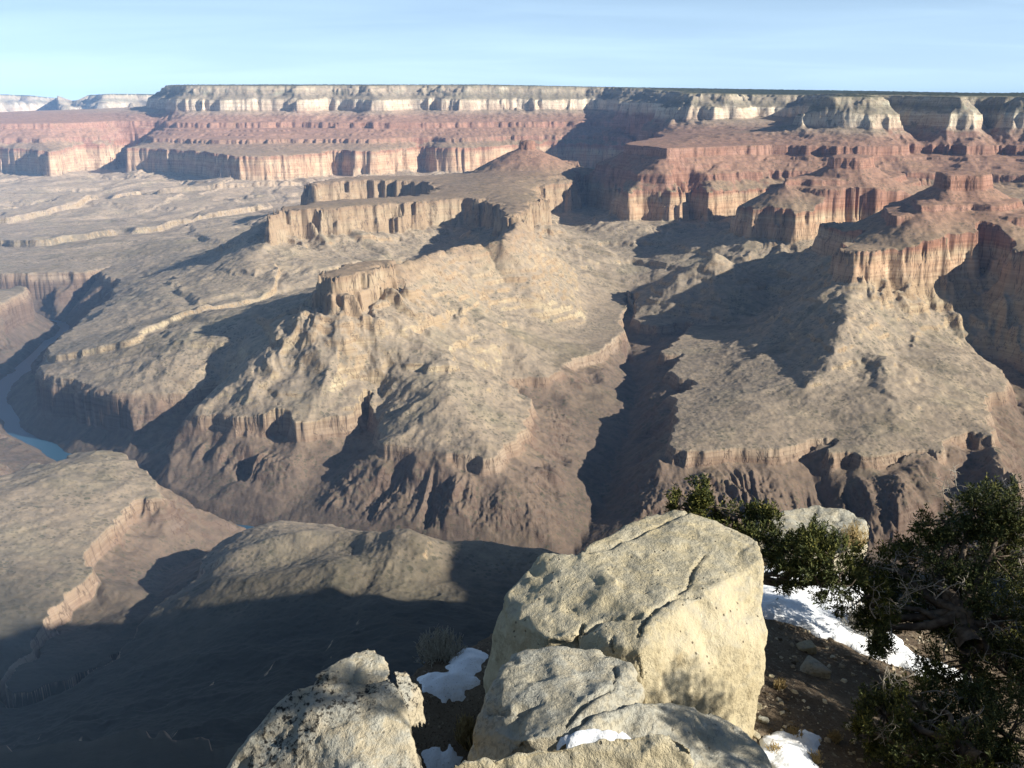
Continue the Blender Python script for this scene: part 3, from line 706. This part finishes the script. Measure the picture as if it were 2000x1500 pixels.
_nz = mnoise.noise
def rock(name, hulls, mat, voxel=.018, rough=1.0, seed=0, cracks=(), bedding=0.0, strips=(), smooth=1):
    """a boulder: convex blocks fused by a voxel remesh, then weathered along its normals"""
    bm = bmesh.new()
    for pts in hulls:
        vs = [bm.verts.new(p if isinstance(p, Vector) else at(*p)) for p in pts]
        g = bmesh.ops.convex_hull(bm, input=vs)
        junk = [e for e in g["geom_interior"] + g["geom_unused"] if isinstance(e, bmesh.types.BMVert)]
        bmesh.ops.delete(bm, geom=list(set(junk)), context='VERTS')
    me = bpy.data.meshes.new(name + "_block"); bm.to_mesh(me); bm.free()
    tmp = bpy.data.objects.new(name + "_block", me); COL.objects.link(tmp)
    md = tmp.modifiers.new("r", 'REMESH'); md.mode = 'VOXEL'; md.voxel_size = voxel
    dg = bpy.context.evaluated_depsgraph_get()
    out = bpy.data.meshes.new_from_object(tmp.evaluated_get(dg))
    bpy.data.objects.remove(tmp); bpy.data.meshes.remove(me)
    bm = bmesh.new(); bm.from_mesh(out)
    for _ in range(smooth): bmesh.ops.smooth_vert(bm, verts=bm.verts, factor=.5, use_axis_x=True, use_axis_y=True, use_axis_z=True)
    bm.normal_update()
    co = np.array([v.co[:] for v in bm.verts]); no = np.array([v.normal[:] for v in bm.verts])
    px = to_px(co)
    s = Vector((seed * 3.1, seed * 1.7, seed * 2.3))
    disp = np.empty(len(co))
    for i, v in enumerate(bm.verts):
        p = v.co + s
        a = _nz(p * 1.9); b = _nz(p * 5.5); c = 1 - 2 * abs(_nz(p * 9 + Vector((9, 0, 0)))); d = _nz(p * 24); e = _nz(p * 55)
        disp[i] = rough * (.045 * a + .018 * b + .010 * c * (1 if b > 0 else .3) + .0055 * d + .003 * e)
        f_ = _nz(p * 3.4 + Vector((4, 7, 1))); g_ = _nz(p * 8.5 + Vector((1, 3, 8)))
        disp[i] -= rough * (.035 * max(0, f_ - .2) + .05 * max(0, g_ - .22))
        if bedding:
            k = (p.z + .06 * a) / .11; f = k - math.floor(k)
            disp[i] -= bedding * (.02 * max(0, 1 - abs(f - .5) * 9)) * max(0, 1 - abs(v.normal.z) * 1.3)
    for path, wd, dep in cracks:
        j = np.array([_nz(Vector((p[0] * .06, p[1] * .06, 3.3 + seed))) for p in px])
        dd = line_d(px + np.c_[j * 5, -j * 5], path)
        disp -= dep * np.clip(1 - dd / (wd * .75), 0, 1) ** .7
    co += no * disp[:, None]
    fs = [[v.index for v in f.verts] for f in bm.faces]; bm.free(); bpy.data.meshes.remove(out)
    quads = np.array([f if len(f) == 4 else f + [f[-1]] for f in fs if len(f) in (3, 4)], dtype=np.int32)
    tri = quads[quads[:, 2] == quads[:, 3]] if len(quads) else quads
    if len(tri) == 0:
        o = mesh_np(name, co, quads, mat)
    else:
        me = bpy.data.meshes.new(name); me.from_pydata(co.tolist(), [], fs); me.materials.append(mat)
        me.polygons.foreach_set("use_smooth", np.ones(len(fs), bool)); o = bpy.data.objects.new(name, me); COL.objects.link(o)
    return o

M_SOIL = mat_soil()
M_CREAM = mat_rock("cream_limestone", (.385, .335, .22), (.44, .39, .27), .42, .28, .85)
M_PALE = mat_rock("pale_limestone", (.35, .325, .25), (.40, .36, .27), .75, .45, .5)
M_LICHEN = mat_rock("lichen_limestone", (.34, .305, .235), (.39, .345, .25), .8, 1.0, .4)

# --- ledge ground
gx_, gy_ = np.meshgrid(np.arange(-7, 11, .045), np.arange(-1.5, 12.5, .045))
gz_ = ground_z(gx_.ravel(), gy_.ravel())
nx_, ny_ = gx_.shape[1], gx_.shape[0]
j_, i_ = np.meshgrid(np.arange(ny_ - 1), np.arange(nx_ - 1), indexing='ij'); a_ = (j_ * nx_ + i_).ravel()
ledge = mesh_np("ledge_ground", np.stack([gx_.ravel(), gy_.ravel(), gz_], 1), np.stack([a_, a_ + 1, a_ + 1 + nx_, a_ + nx_], 1), M_SOIL)
tag(ledge, kind="structure", label="brown gravelly soil of the rim ledge between the boulders")

V = Vector
# --- boulders
big = rock("boulder", [
  [(1275, 1004, 6.35), (1312, 998, 6.4), (1400, 1022, 6.3), (1462, 1040, 6.15), (1484, 1062, 5.95), (1489, 1090, 5.75), (1215, 1042, 6.1), (1132, 1076, 5.8),
   (1375, 1160, 5.32), (1262, 1230, 4.98), (1248, 1272, 4.86), (1499, 1240, 5.35), (1494, 1268, 5.3), (1472, 1335, 5.2), (1468, 1450, 5.06), (1262, 1370, 4.74),
   (1150, 1235, 5.05), (1120, 1275, 5.02), V((.25, 5.3, -4.1)), V((1.25, 5.1, -4.1)), V((1.5, 6.2, -4.1)), V((.4, 6.4, -4.1)), V((.75, 4.8, -4.1))],
  [(1042, 1100, 5.8), (1062, 1078, 5.9), (1100, 1080, 5.85), (1135, 1082, 5.8), (1205, 1125, 5.45), (1207, 1160, 5.32), (1190, 1205, 5.16), (1125, 1240, 5.05), (1066, 1246, 5.08),
   (1002, 1212, 5.35), (985, 1195, 5.5), (992, 1160, 5.6), (1030, 1108, 5.8), (960, 1285, 5.65), (948, 1335, 5.6), (1040, 1290, 5.2), V((-.05, 5.3, -4.1)), V((.6, 5.2, -4.1)), V((.6, 6.3, -4.1)), V((-.1, 6.2, -4.1))],
 ], M_CREAM, .016, .8, 1, cracks=[
   ([(1130, 1076), (1200, 1068), (1265, 1040), (1345, 1006)], 4, .02), ([(1375, 1085), (1352, 1120), (1345, 1150), (1310, 1172)], 4.5, .025),
   ([(1368, 1164), (1320, 1172), (1275, 1200), (1255, 1222), (1246, 1245)], 5, .035), ([(1135, 1238), (1180, 1205), (1250, 1205)], 5, .03),
   ([(1138, 1215), (1128, 1240), (1120, 1262)], 6, .06), ([(1197, 1245), (1199, 1270)], 4, .03), ([(1245, 1280), (1252, 1320), (1262, 1345)], 5, .02),
   ([(1475, 1055), (1455, 1072), (1440, 1080)], 3, .015)], bedding=.4)
tag(big, "largest cream limestone boulder with cracked flat top and sunlit right face", "boulder", "limestone boulders on the rim ledge")

o = rock("boulder", [
  [(1000, 1276, 4.95), (1080, 1270, 4.95), (1170, 1272, 4.9), (1235, 1292, 4.78), (1262, 1350, 4.6), (1240, 1385, 4.45), (975, 1300, 4.85), (965, 1340, 4.7), (945, 1395, 4.55), (925, 1430, 4.5),
   (1180, 1350, 4.5), (1130, 1400, 4.3), (1102, 1435, 4.22), (1020, 1445, 4.2), (918, 1475, 4.48), (940, 1520, 4.3), (1100, 1520, 4.15), (1235, 1470, 4.3), V((-.2, 4.7, -4)), V((.5, 4.4, -4)), V((.6, 5, -4)), V((-.1, 5.1, -4))]],
  M_PALE, .015, .9, 4, cracks=[([(1200, 1300), (1202, 1330), (1196, 1352)], 4, .03), ([(950, 1395), (1010, 1385), (1060, 1370)], 5, .02), ([(1190, 1350), (1130, 1385), (1105, 1420)], 6, .03)], bedding=.8)
tag(o, "pale grey topped block leaning against the near foot of the largest boulder", "boulder", "limestone boulders on the rim ledge")

o = rock("boulder", [
  [(1235, 1372, 4.42), (1300, 1366, 4.55), (1400, 1385, 4.6), (1465, 1425, 4.55), (1515, 1480, 4.4), (1540, 1540, 4.2), (1180, 1392, 4.35), (1130, 1425, 4.22), (1110, 1490, 4.16), (1350, 1540, 4.12),
   V((.3, 4.2, -3.9)), V((1.3, 4.2, -3.9)), V((1.2, 4.7, -3.9)), V((.5, 4.6, -3.9))]],
  M_PALE, .016, .8, 7, bedding=.5)
tag(o, "shaded grey slab in front of the largest boulder at the bottom edge", "boulder", "limestone boulders on the rim ledge")

o = rock("boulder", [
  [(880, 1490, 3.72), (960, 1470, 3.75), (1050, 1458, 3.75), (1150, 1460, 3.72), (1215, 1442, 3.72), (1270, 1428, 3.72), (1325, 1434, 3.7), (1358, 1454, 3.66), (1358, 1520, 3.6), (1280, 1540, 3.65), (1000, 1560, 3.65), (880, 1560, 3.75),
   V((-.2, 3.7, -3.6)), V((.8, 3.6, -3.6)), V((.7, 3.7, -3.6)), V((-.2, 3.75, -3.6))]],
  M_CREAM, .013, 1.1, 9, bedding=.3)
tag(o, "sunlit rough slab cut by the bottom edge of the picture", "boulder", "limestone boulders on the rim ledge")

o = rock("boulder", [
  [(612, 1322, 4.55), (640, 1300, 4.65), (690, 1272, 4.75), (722, 1258, 4.8), (750, 1275, 4.75), (768, 1305, 4.65), (765, 1338, 4.5), (700, 1335, 4.5), (640, 1330, 4.5), (700, 1420, 4.5), (640, 1420, 4.55)],
  [(575, 1345, 4.5), (620, 1336, 4.5), (768, 1338, 4.5), (800, 1400, 4.4), (815, 1450, 4.28), (828, 1520, 4.05), (560, 1362, 4.5), (500, 1430, 4.4), (440, 1505, 4.3), (420, 1560, 4.2), (700, 1560, 3.9), V((-1.4, 4.2, -4.3)), V((-.3, 4.0, -4.3)), V((-.4, 4.6, -4.3)), V((-1.1, 4.8, -4.3))],
  [(765, 1305, 4.72), (795, 1302, 4.75), (822, 1328, 4.7), (815, 1345, 4.65), (790, 1375, 4.55), (770, 1345, 4.6), (800, 1430, 4.5), (840, 1420, 4.7)],
 ], M_LICHEN, .015, 1.0, 12, cracks=[([(605, 1326), (660, 1330), (715, 1330), (765, 1322)], 5, .04), ([(690, 1322), (695, 1300), (700, 1290)], 3, .02)], bedding=.6)
tag(o, "left boulder mottled with black lichen, its knobbly crest in the sun", "boulder", "limestone boulders on the rim ledge")

o = rock("boulder", [
  [(1480, 1012, 9.6), (1540, 996, 9.8), (1590, 990, 9.9), (1640, 994, 9.9), (1690, 1008, 9.7), (1705, 1028, 9.5), (1703, 1050, 9.4), (1690, 1070, 9.2), (1640, 1052, 9.1), (1560, 1050, 9.1), (1480, 1050, 9.1),
   (1655, 1085, 9.0), (1600, 1100, 8.9), (1690, 1100, 9.1), V((2.2, 9.2, -4.6)), V((3.2, 9.2, -4.6)), V((3.2, 9.9, -4.8)), V((2.3, 9.9, -4.8))]],
  M_PALE, .02, 1.1, 15, bedding=.6)
tag(o, "farthest pale boulder at the cliff edge behind the tree branches", "boulder", "limestone boulders on the rim ledge")

def stone(px, py, w, seed, label, mat, group="loose stones on the soil"):
    rr = random.Random(seed)
    c0 = None
    for D in np.arange(3.5, 10, .02):
        p = at(px, py, D)
        if p.z < ground_z(np.array([p.x]), np.array([p.y]))[0]: c0 = p; break
    if c0 is None: return
    pts = [c0 + V((rr.uniform(-1, 1) * w, rr.uniform(-1, 1) * w * .8, rr.uniform(-.3, .75) * w)) for _ in range(14)]
    o = rock("stone", [pts], mat, max(.006, w / 14), min(1, w * 3.5), seed)
    return tag(o, label, "stone", group)

for k, (px, py, w, lab, m) in enumerate([
  (1582, 1312, .13, "largest loose stone, rounded and pinkish grey, on the soil right of the boulder", M_PALE),
  (1572, 1268, .09, "squared cream stone just below the snow, above the rounded grey one", M_CREAM),
  (1505, 1322, .035, "small cream pebble beside the right edge of the big boulder", M_CREAM),
  (1550, 1218, .045, "small dark sided stone at the snow's lower edge", M_PALE),
  (1476, 1382, .05, "angular cream stone touching the lower corner of the big boulder", M_CREAM),
  (1488, 1412, .05, "pale stone lying low between the big boulder and the lower snow", M_PALE),
  (1476, 1440, .055, "cream stone at the foot of the big boulder beside the lower snow", M_CREAM),
  (1560, 1440, .05, "pale stone half in the lower snow beside the grey bush", M_PALE)]):
    stone(px, py, w, 31 + k, lab, m)

# --- gravel and litter: many tiny chips in one mesh
def gravel():
    rr = np.random.RandomState(5)
    n = 5200
    x = rr.uniform(.9, 5.2, n); y = rr.uniform(3.6, 9.4, n)
    keep = fbm(x, y, .7, 2, 221) > -.25; x, y = x[keep], y[keep]; n = len(x)
    z = ground_z(x, y); sz = .006 + .022 * rr.rand(n) ** 3
    base = np.array([(-1, -.8, 0), (1, -.7, -.2), (.8, .9, .1), (-.7, .8, -.1), (-.6, -.5, .9), (.6, -.4, .8), (.5, .6, 1.0), (-.4, .5, .8)])
    f = np.array([(4, 5, 6, 7), (0, 1, 5, 4), (1, 2, 6, 5), (2, 3, 7, 6), (3, 0, 4, 7)])
    a = rr.uniform(0, 6.28, n); c, s = np.cos(a), np.sin(a)
    b = base[None] * (1 + .35 * rr.uniform(-1, 1, (n, 8, 3)))
    v = np.stack([(b[:, :, 0] * c[:, None] - b[:, :, 1] * s[:, None]), (b[:, :, 0] * s[:, None] + b[:, :, 1] * c[:, None]), b[:, :, 2] * .7], 2) * sz[:, None, None]
    v += np.stack([x, y, z], 1)[:, None, :]
    t = NT("gravel_chips"); g = t.add("ShaderNodeNewGeometry")
    t.color(t.ramp(g.outputs["Random Per Island"], [(0, (.06, .045, .03)), (.45, (.16, .125, .085)), (.75, (.36, .31, .22)), (1, (.55, .5, .38))]))
    o = mesh_np("gravel", v.reshape(-1, 3), (f[None] + 8 * np.arange(n)[:, None, None]).reshape(-1, 4), t.m, smooth=False)
    tag(o, kind="stuff", label="fine gravel and litter scattered over the brown soil")
gravel()

# --- snow
def mat_snow():
    t = NT("snow"); pos = t.add("ShaderNodeNewGeometry").outputs["Position"]
    sc = t.mix(t.noise(pos, 14, 4), (.62, .67, .73), (.78, .80, .82))
    sc = t.mix(t.math('MULTIPLY', t.step(t.noise(pos, 90, 3, .7), .60, .70), .75), sc, (.16, .12, .08))
    sc = t.mix(t.math('MULTIPLY', t.step(t.noise(pos, 3.5, 4, .6), .52, .70), .4), sc, (.42, .38, .32))
    t.color(sc); t.b.inputs["Roughness"].default_value = .7
    t.bump(t.math('ADD', t.math('MULTIPLY', t.noise(pos, 7, 4), .05), t.math('MULTIPLY', t.noise(pos, 60, 2), .006)), .6, 1.0)
    return t.m
M_SNOW = mat_snow()

def on_ground(px, py):
    for D in np.arange(3.2, 11, .02):
        p = at(px, py, D)
        if p.z < ground_z(np.array([p.x]), np.array([p.y]))[0]: return (p.x, p.y)
    return (p.x, p.y)

def snow(pts, th, label, seed, base=None):
    poly = [on_ground(*p) for p in pts] if base is None else [tuple(at(*p, base)[:2]) for p in pts]
    P = np.array(poly); st = .022
    X, Y = np.meshgrid(np.arange(P[:, 0].min() - .15, P[:, 0].max() + .15, st), np.arange(P[:, 1].min() - .15, P[:, 1].max() + .15, st))
    x, y = X.ravel(), Y.ravel()
    d = poly_d(x, y, poly) + .055 * fbm(x, y, .40, 3, seed) + .03 * fbm(x, y, .09, 3, seed + 3)
    z = (ground_z(x, y) if base is None else at(*pts[0], base).z + 0 * x) + th * np.sqrt(np.clip(-d / (th * 2.2), 0, 1)) + .025 * fbm(x, y, .4, 3, seed + 5) * np.clip(-d / .2, 0, 1) - np.clip(d, 0, 1) * 1.2 - .004
    nx = X.shape[1]; j, i = np.meshgrid(np.arange(X.shape[0] - 1), np.arange(nx - 1), indexing='ij'); a = (j * nx + i).ravel()
    q = np.stack([a, a + 1, a + 1 + nx, a + nx], 1); q = q[(d[q] < .03).any(1)]
    used = np.unique(q); mp = np.full(len(x), -1); mp[used] = np.arange(len(used))
    o = mesh_np("snow_patch", np.stack([x, y, z], 1)[used], mp[q], M_SNOW)
    return tag(o, label, "snow patch", "patches of old snow on the ledge")

snow([(1470, 1110), (1560, 1095), (1640, 1120), (1700, 1170), (1735, 1235), (1800, 1290), (1900, 1325), (1905, 1340), (1790, 1318), (1700, 1288), (1640, 1255), (1560, 1222), (1500, 1212), (1470, 1205)], .09,
     "largest snow patch, streaked with shadow, under the branches right of the boulder", 301)
snow([(1480, 1448), (1540, 1432), (1580, 1425), (1610, 1440), (1600, 1475), (1590, 1540), (1510, 1540), (1490, 1490)], .06, "blue shaded snow at the bottom edge left of the grey bush", 305)
snow([(822, 1328), (870, 1310), (905, 1278), (948, 1280), (950, 1300), (940, 1335), (900, 1372), (868, 1374), (838, 1352)], .07, "smooth snow bank between the left boulder and the pale block", 309)
snow([(1104, 1432), (1150, 1424), (1200, 1436), (1215, 1462), (1150, 1470), (1105, 1462)], .03, "small snow pocket between the pale block and the shaded slab", 313, base=4.2)
snow([(835, 1482), (870, 1474), (905, 1482), (890, 1510), (840, 1510)], .03, "tiny snow remnant at the bottom edge beside the left boulder", 317)

# --- plants
class Tubes:
    def __init__(s): s.v, s.f, s.n = [], [], 0
    def add(s, pts, r0, r1, k=5):
        pts = np.array([tuple(p) for p in pts], dtype=float); n = len(pts)
        d = np.gradient(pts, axis=0); d /= np.linalg.norm(d, axis=1)[:, None] + 1e-9
        ref = np.where(np.abs(d[:, 2:3]) > .9, [[1, 0, 0]], [[0, 0, 1]])
        a = np.cross(d, ref); a /= np.linalg.norm(a, axis=1)[:, None] + 1e-9; b = np.cross(d, a)
        r = np.linspace(r0, r1, n)[:, None, None]; t = np.linspace(0, 2 * np.pi, k, endpoint=False)
        ring = pts[:, None] + r * (np.cos(t)[None, :, None] * a[:, None] + np.sin(t)[None, :, None] * b[:, None])
        s.v.append(ring.reshape(-1, 3))
        j, i = np.meshgrid(np.arange(n - 1), np.arange(k), indexing='ij')
        s.f.append((np.stack([j * k + i, j * k + (i + 1) % k, (j + 1) * k + (i + 1) % k, (j + 1) * k + i], 2) + s.n).reshape(-1, 4)); s.n += n * k
    def build(s, name, mat, parent=None):
        return mesh_np(name, np.concatenate(s.v), np.concatenate(s.f), mat, parent)

def mat_plain(name, c1, c2, scale, rough=.9):
    t = NT(name); pos = t.add("ShaderNodeNewGeometry").outputs["Position"]
    t.color(t.mix(t.step(t.noise(pos, scale, 3), .35, .65), c1, c2)); t.b.inputs["Roughness"].default_value = rough
    return t.m
def mat_leaf(name, c1, c2, c3):
    t = NT(name); g = t.add("ShaderNodeNewGeometry")
    col = t.ramp(g.outputs["Random Per Island"], [(0, c1), (.6, c2), (1, c3)])
    col = t.mix(t.step(t.noise(g.outputs["Position"], 2.2, 2), .4, .62), col, t.mix(1, col, (1.35, 1.2, .8), 'MULTIPLY'))
    t.color(col); t.b.inputs["Roughness"].default_value = .7
    return t.m
M_BARK = mat_plain("juniper_bark", (.055, .042, .032), (.11, .09, .07), 18)
M_DEAD = mat_plain("grey_dead_wood", (.20, .185, .16), (.32, .295, .25), 25)
M_JUN = mat_leaf("juniper_scale_leaves", (.02, .03, .012), (.042, .056, .02), (.12, .125, .045))
M_SAGE = mat_plain("sage_twigs", (.27, .25, .20), (.44, .41, .33), 40)
M_DRY = mat_plain("dry_golden_twigs", (.26, .19, .085), (.36, .28, .14), 40)

def rand_dirs(rr, n):
    v = rr.normal(size=(n, 3)); return v / np.linalg.norm(v, axis=1)[:, None]

def sprays(pos, axis, rr, length=.075, nleaf=16, leaf=.026, width=.0075):
    """needle tufts: nleaf slim leaves set round a short twig at each position"""
    n = len(pos); N = n * nleaf
    ax = np.repeat(axis, nleaf, 0); base = np.repeat(pos, nleaf, 0)
    side = rand_dirs(rr, N); side -= ax * (side * ax).sum(1)[:, None]; side /= np.linalg.norm(side, axis=1)[:, None] + 1e-9
    t = rr.rand(N, 1); sc = np.repeat(.7 + .7 * rr.rand(n, 1), nleaf, 0)
    p0 = base + ax * (t - .3) * length * sc
    d = ax * .75 + side * .75; d /= np.linalg.norm(d, axis=1)[:, None]
    w = np.cross(d, rand_dirs(rr, N)); w /= np.linalg.norm(w, axis=1)[:, None] + 1e-9
    L = leaf * sc * (.7 + .6 * rr.rand(N, 1)); hw = width * .5 * sc
    v = np.stack([p0 - w * hw * .6, p0 + d * L * .55 - w * hw, p0 + d * L, p0 + d * L * .55 + w * hw], 1)
    return v.reshape(-1, 3), np.arange(4 * N).reshape(-1, 4)

def bent(a, b, rr, amp, n=7):
    a, b = np.array(a), np.array(b); t = np.linspace(0, 1, n)[:, None]
    m1, m2 = rand_dirs(rr, 1)[0] * amp, rand_dirs(rr, 1)[0] * amp
    return a + (b - a) * t + m1 * np.sin(np.pi * t) + m2 * np.sin(2 * np.pi * t) * .5

def juniper(base, blobs, label, seed, dens=190, dead=10, trunk_r=.07, group="junipers on the rim"):
    """blobs = (px, py, D, radius) foliage masses; limbs run from the trunk to each of them"""
    rr = np.random.RandomState(seed)
    root = bpy.data.objects.new("juniper_tree", None); COL.objects.link(root); root.location = base
    tag(root, label, "tree", group)
    b0 = np.array(base, dtype=float); wood, twigs = Tubes(), []; vs, fs, n0 = [], [], 0
    cs = [np.array(at(*b[:3])) for b in blobs]; mean = np.mean(cs, 0); fork = b0 + (mean - b0) * .45
    wood.add(bent((0, 0, -.1), fork - b0, rr, .06), trunk_r, trunk_r * .7, 8)
    for c, b in zip(cs, blobs):
        R_ = b[3]
        wood.add(bent(fork - b0, c - b0, rr, .10, 8), trunk_r * .45, .012, 6)
        k = int(dens * (R_ / .3) ** 2)
        nb = max(5, int(16 * (R_ / .3) ** 2))
        tips = c + rand_dirs(rr, nb) * R_ * (.55 + .45 * rr.rand(nb, 1)) * np.array([1.1, 1.0, .8])
        for tp in tips: wood.add(bent(c - b0, tp - b0, rr, .04, 5), .009, .003, 4)
        own = rr.randint(0, nb, k)
        pos = tips[own] + rand_dirs(rr, k) * (rr.rand(k, 1) ** .6) * R_ * .36
        out = pos - c; out /= np.linalg.norm(out, axis=1)[:, None] + 1e-9
        axis = out * .6 + np.array([0, 0, .45]) + rand_dirs(rr, k) * .5; axis /= np.linalg.norm(axis, axis=1)[:, None]
        v, f = sprays(pos - b0, axis, rr); vs.append(v); fs.append(f + n0); n0 += len(v)
        for q in range(int(dead * R_)):
            s_ = c + rand_dirs(rr, 1)[0] * R_ * .55; e_ = s_ + (rand_dirs(rr, 1)[0] + np.array([0, -.4, .3])) * .26
            twig = Tubes(); path = bent(s_ - b0, e_ - b0, rr, .05, 8); twig.add(path, .0055, .0018, 4)
            for h in range(8):
                i = rr.randint(2, 7); sub = bent(path[i], path[i] + rand_dirs(rr, 1)[0] * rr.uniform(.06, .14), rr, .02, 5); twig.add(sub, .003, .0012, 3)
                twig.add(bent(sub[2], sub[2] + rand_dirs(rr, 1)[0] * .05, rr, .01, 4), .002, .001, 3)
            twigs.append(twig)
    wood.build("trunk", M_BARK, root)
    mesh_np("crown", np.concatenate(vs), np.concatenate(fs), M_JUN, root, smooth=False)
    for tw in twigs: tw.build("dead_branch", M_DEAD, root)
    return root

juniper((1.75, 7.35, -3.75), [(1345, 992, 7.4, .16), (1392, 990, 7.5, .22), (1440, 1010, 7.4, .2), (1490, 1045, 7.2, .2), (1530, 1075, 7.1, .26), (1585, 1085, 7.0, .26), (1625, 1095, 7.0, .22),
  (1520, 1125, 6.9, .16), (1600, 1140, 6.8, .16), (1640, 1140, 6.8, .18)], "low juniper spreading behind the big boulder with boughs over the snow", 51, 520, 3, .05)
juniper((3.25, 6.5, -3.6), [(1900, 1000, 7.4, .26), (1850, 1018, 7.4, .2), (1965, 990, 7.4, .3), (1940, 1085, 7.2, .36), (1850, 1100, 7.2, .3), (1770, 1100, 7.3, .22), (1715, 1120, 7.2, .2),
  (1690, 1165, 7.0, .22), (1740, 1190, 6.9, .26), (1830, 1200, 6.9, .32), (1950, 1210, 6.8, .4), (1710, 1235, 6.7, .18), (1890, 1300, 6.6, .34), (1985, 1330, 6.5, .36)],
  "tall dense juniper filling the right edge, full of grey dead twigs", 53, 520, 16, .09)
juniper((2.75, 5.2, -3.6), [(1730, 1400, 5.9, .2), (1690, 1430, 5.7, .16), (1800, 1390, 5.9, .24), (1880, 1420, 5.7, .28), (1970, 1440, 5.5, .3), (1790, 1470, 5.5, .24), (1900, 1500, 5.3, .26)],
  "low shaded juniper in the bottom right corner", 57, 520, 14, .05)
def shade_juniper(base, blobs, label, seed, **k):
    """the same tree with its foliage masses given as world points (x, y, z, radius)"""
    return juniper(base, [(*to_px(np.array([b[:3]]))[0], b[1], b[3]) for b in blobs], label, seed, **k)
shade_juniper((4.25, 2.9, -4.3), [(4.1, 3.35, -1.75, .42), (4.2, 3.1, -2.3, .5), (4.1, 2.42, -.42, .21), (4.3, 2.6, -1.9, .35)], "unseen juniper added off frame to shade the near slab and left boulder", 59, dens=520, dead=4)  # added tree, foliage masses set to block sun from the near rocks
shade_juniper((5.3, 4.6, -4.6), [(5.2, 4.6, -2.6, .5), (5.3, 5.0, -3.1, .5), (5.1, 4.1, -3.2, .5), (5.4, 5.6, -2.9, .45), (5.2, 5.9, -2.45, .42), (5.3, 5.35, -2.5, .42), (5.1, 6.3, -2.3, .3)], "unseen juniper added off frame to shade the gravel slope and snow", 60, dens=520, dead=4)  # added out of view, its crown keeps sun off gravel and snow

def bush(name, px, py, D, w, h, mat, label, seed, n=260, group="dry bushes on the ledge", cat="bush", z=None, lean=.35):
    rr = np.random.RandomState(seed)
    p = at(px, py, D); 
    gz = ground_z(np.array([p.x]), np.array([p.y]))[0] if z is None else z
    root = bpy.data.objects.new(name, None); COL.objects.link(root); root.location = (p.x, p.y, gz - .02)
    tag(root, label, cat, group)
    st, lf = Tubes(), Tubes()
    for i in range(n):
        a = rr.uniform(0, 6.283); r = w * rr.rand() ** .6
        tip = np.array([math.cos(a) * r, math.sin(a) * r, h * (.55 + .45 * rr.rand()) * (1 - .35 * (r / w) ** 2)])
        b = np.array([math.cos(a) * r * .25, math.sin(a) * r * .25, 0])
        path = bent(b, tip, rr, .03 * w / .2, 6); st.add(path, .0032, .0012, 3)
        for q in range(4):
            i_ = rr.randint(2, 6); e = path[i_] + (rand_dirs(rr, 1)[0] * .5 + np.array([0, 0, .7])) * .05 * h / .3
            lf.add([path[i_], (path[i_] + e) / 2 + rand_dirs(rr, 1)[0] * .004, e], .0026, .0012, 3)
    st.build("stems", mat, root); lf.build("leaves", mat, root)
    return root
bush("sagebrush", 858, 1300, 6.55, .2, .30, M_SAGE, "grey brown dry bush at the cliff edge above the smooth snow bank", 61, 240)
bush("grass_tuft", 912, 1378, 5.75, .10, .24, M_DRY, "golden dry tuft standing against the smooth snow bank", 63, 150, cat="grass")
bush("sagebrush", 1612, 1495, 5.0, .13, .24, M_SAGE, "grey green bush beside the lower snow at the bottom edge", 65, 260)
for k, (px, py, D, lab) in enumerate([(1516, 1392, 5.5, "dry tuft on the gravel beside the big boulder's lower corner"), (1600, 1395, 5.55, "dry tuft in the middle of the gravel slope, left of the low juniper"),
  (1560, 1352, 5.8, "dry tuft below the rounded pinkish stone"), (1640, 1340, 5.9, "dry tuft between the rounded stone and the tall juniper"), (1530, 1250, 6.4, "dry tuft just under the snow's lower edge by the big boulder")]):
    bush("grass_tuft", px, py, D, .06, .10, M_DRY, lab, 80 + k, 70, "dry tufts on the gravel slope", "grass")
bush("sagebrush", 1700, 1130, 7.9, .24, .38, M_SAGE, "pale twiggy bush between the farthest boulder and the tall juniper", 67, 240)
bush("sagebrush", 1668, 1062, 9.0, .14, .26, M_DRY, "small golden bush growing against the farthest boulder", 69, 160, z=at(1668, 1068, 9.0).z)

# ------------------------------------------------------------------ haze over the whole canyon
def haze_box():
    x0, x1, y0, y1, z0, z1 = -21000, 21000, -17500, 36000, -1300, 420
    v = np.array([(x, y, z) for z in (z0, z1) for y in (y0, y1) for x in (x0, x1)])
    f = np.array([(0, 2, 3, 1), (4, 5, 7, 6), (0, 1, 5, 4), (2, 6, 7, 3), (0, 4, 6, 2), (1, 3, 7, 5)])
    m = bpy.data.materials.new("haze_air"); m.use_nodes = True
    n, l = m.node_tree.nodes, m.node_tree.links
    n.remove(n["Principled BSDF"])
    pv = n.new("ShaderNodeVolumePrincipled")
    pv.inputs["Color"].default_value = (.32, .56, 1, 1)
    pv.inputs["Density"].default_value = HAZE
    pv.inputs["Anisotropy"].default_value = -0.6
    l.new(pv.outputs[0], n["Material Output"].inputs["Volume"])
    o = mesh_np("haze", v, f, m, smooth=False)
    tag(o, kind="stuff", label="thin bluish haze filling the canyon air")
haze_box()
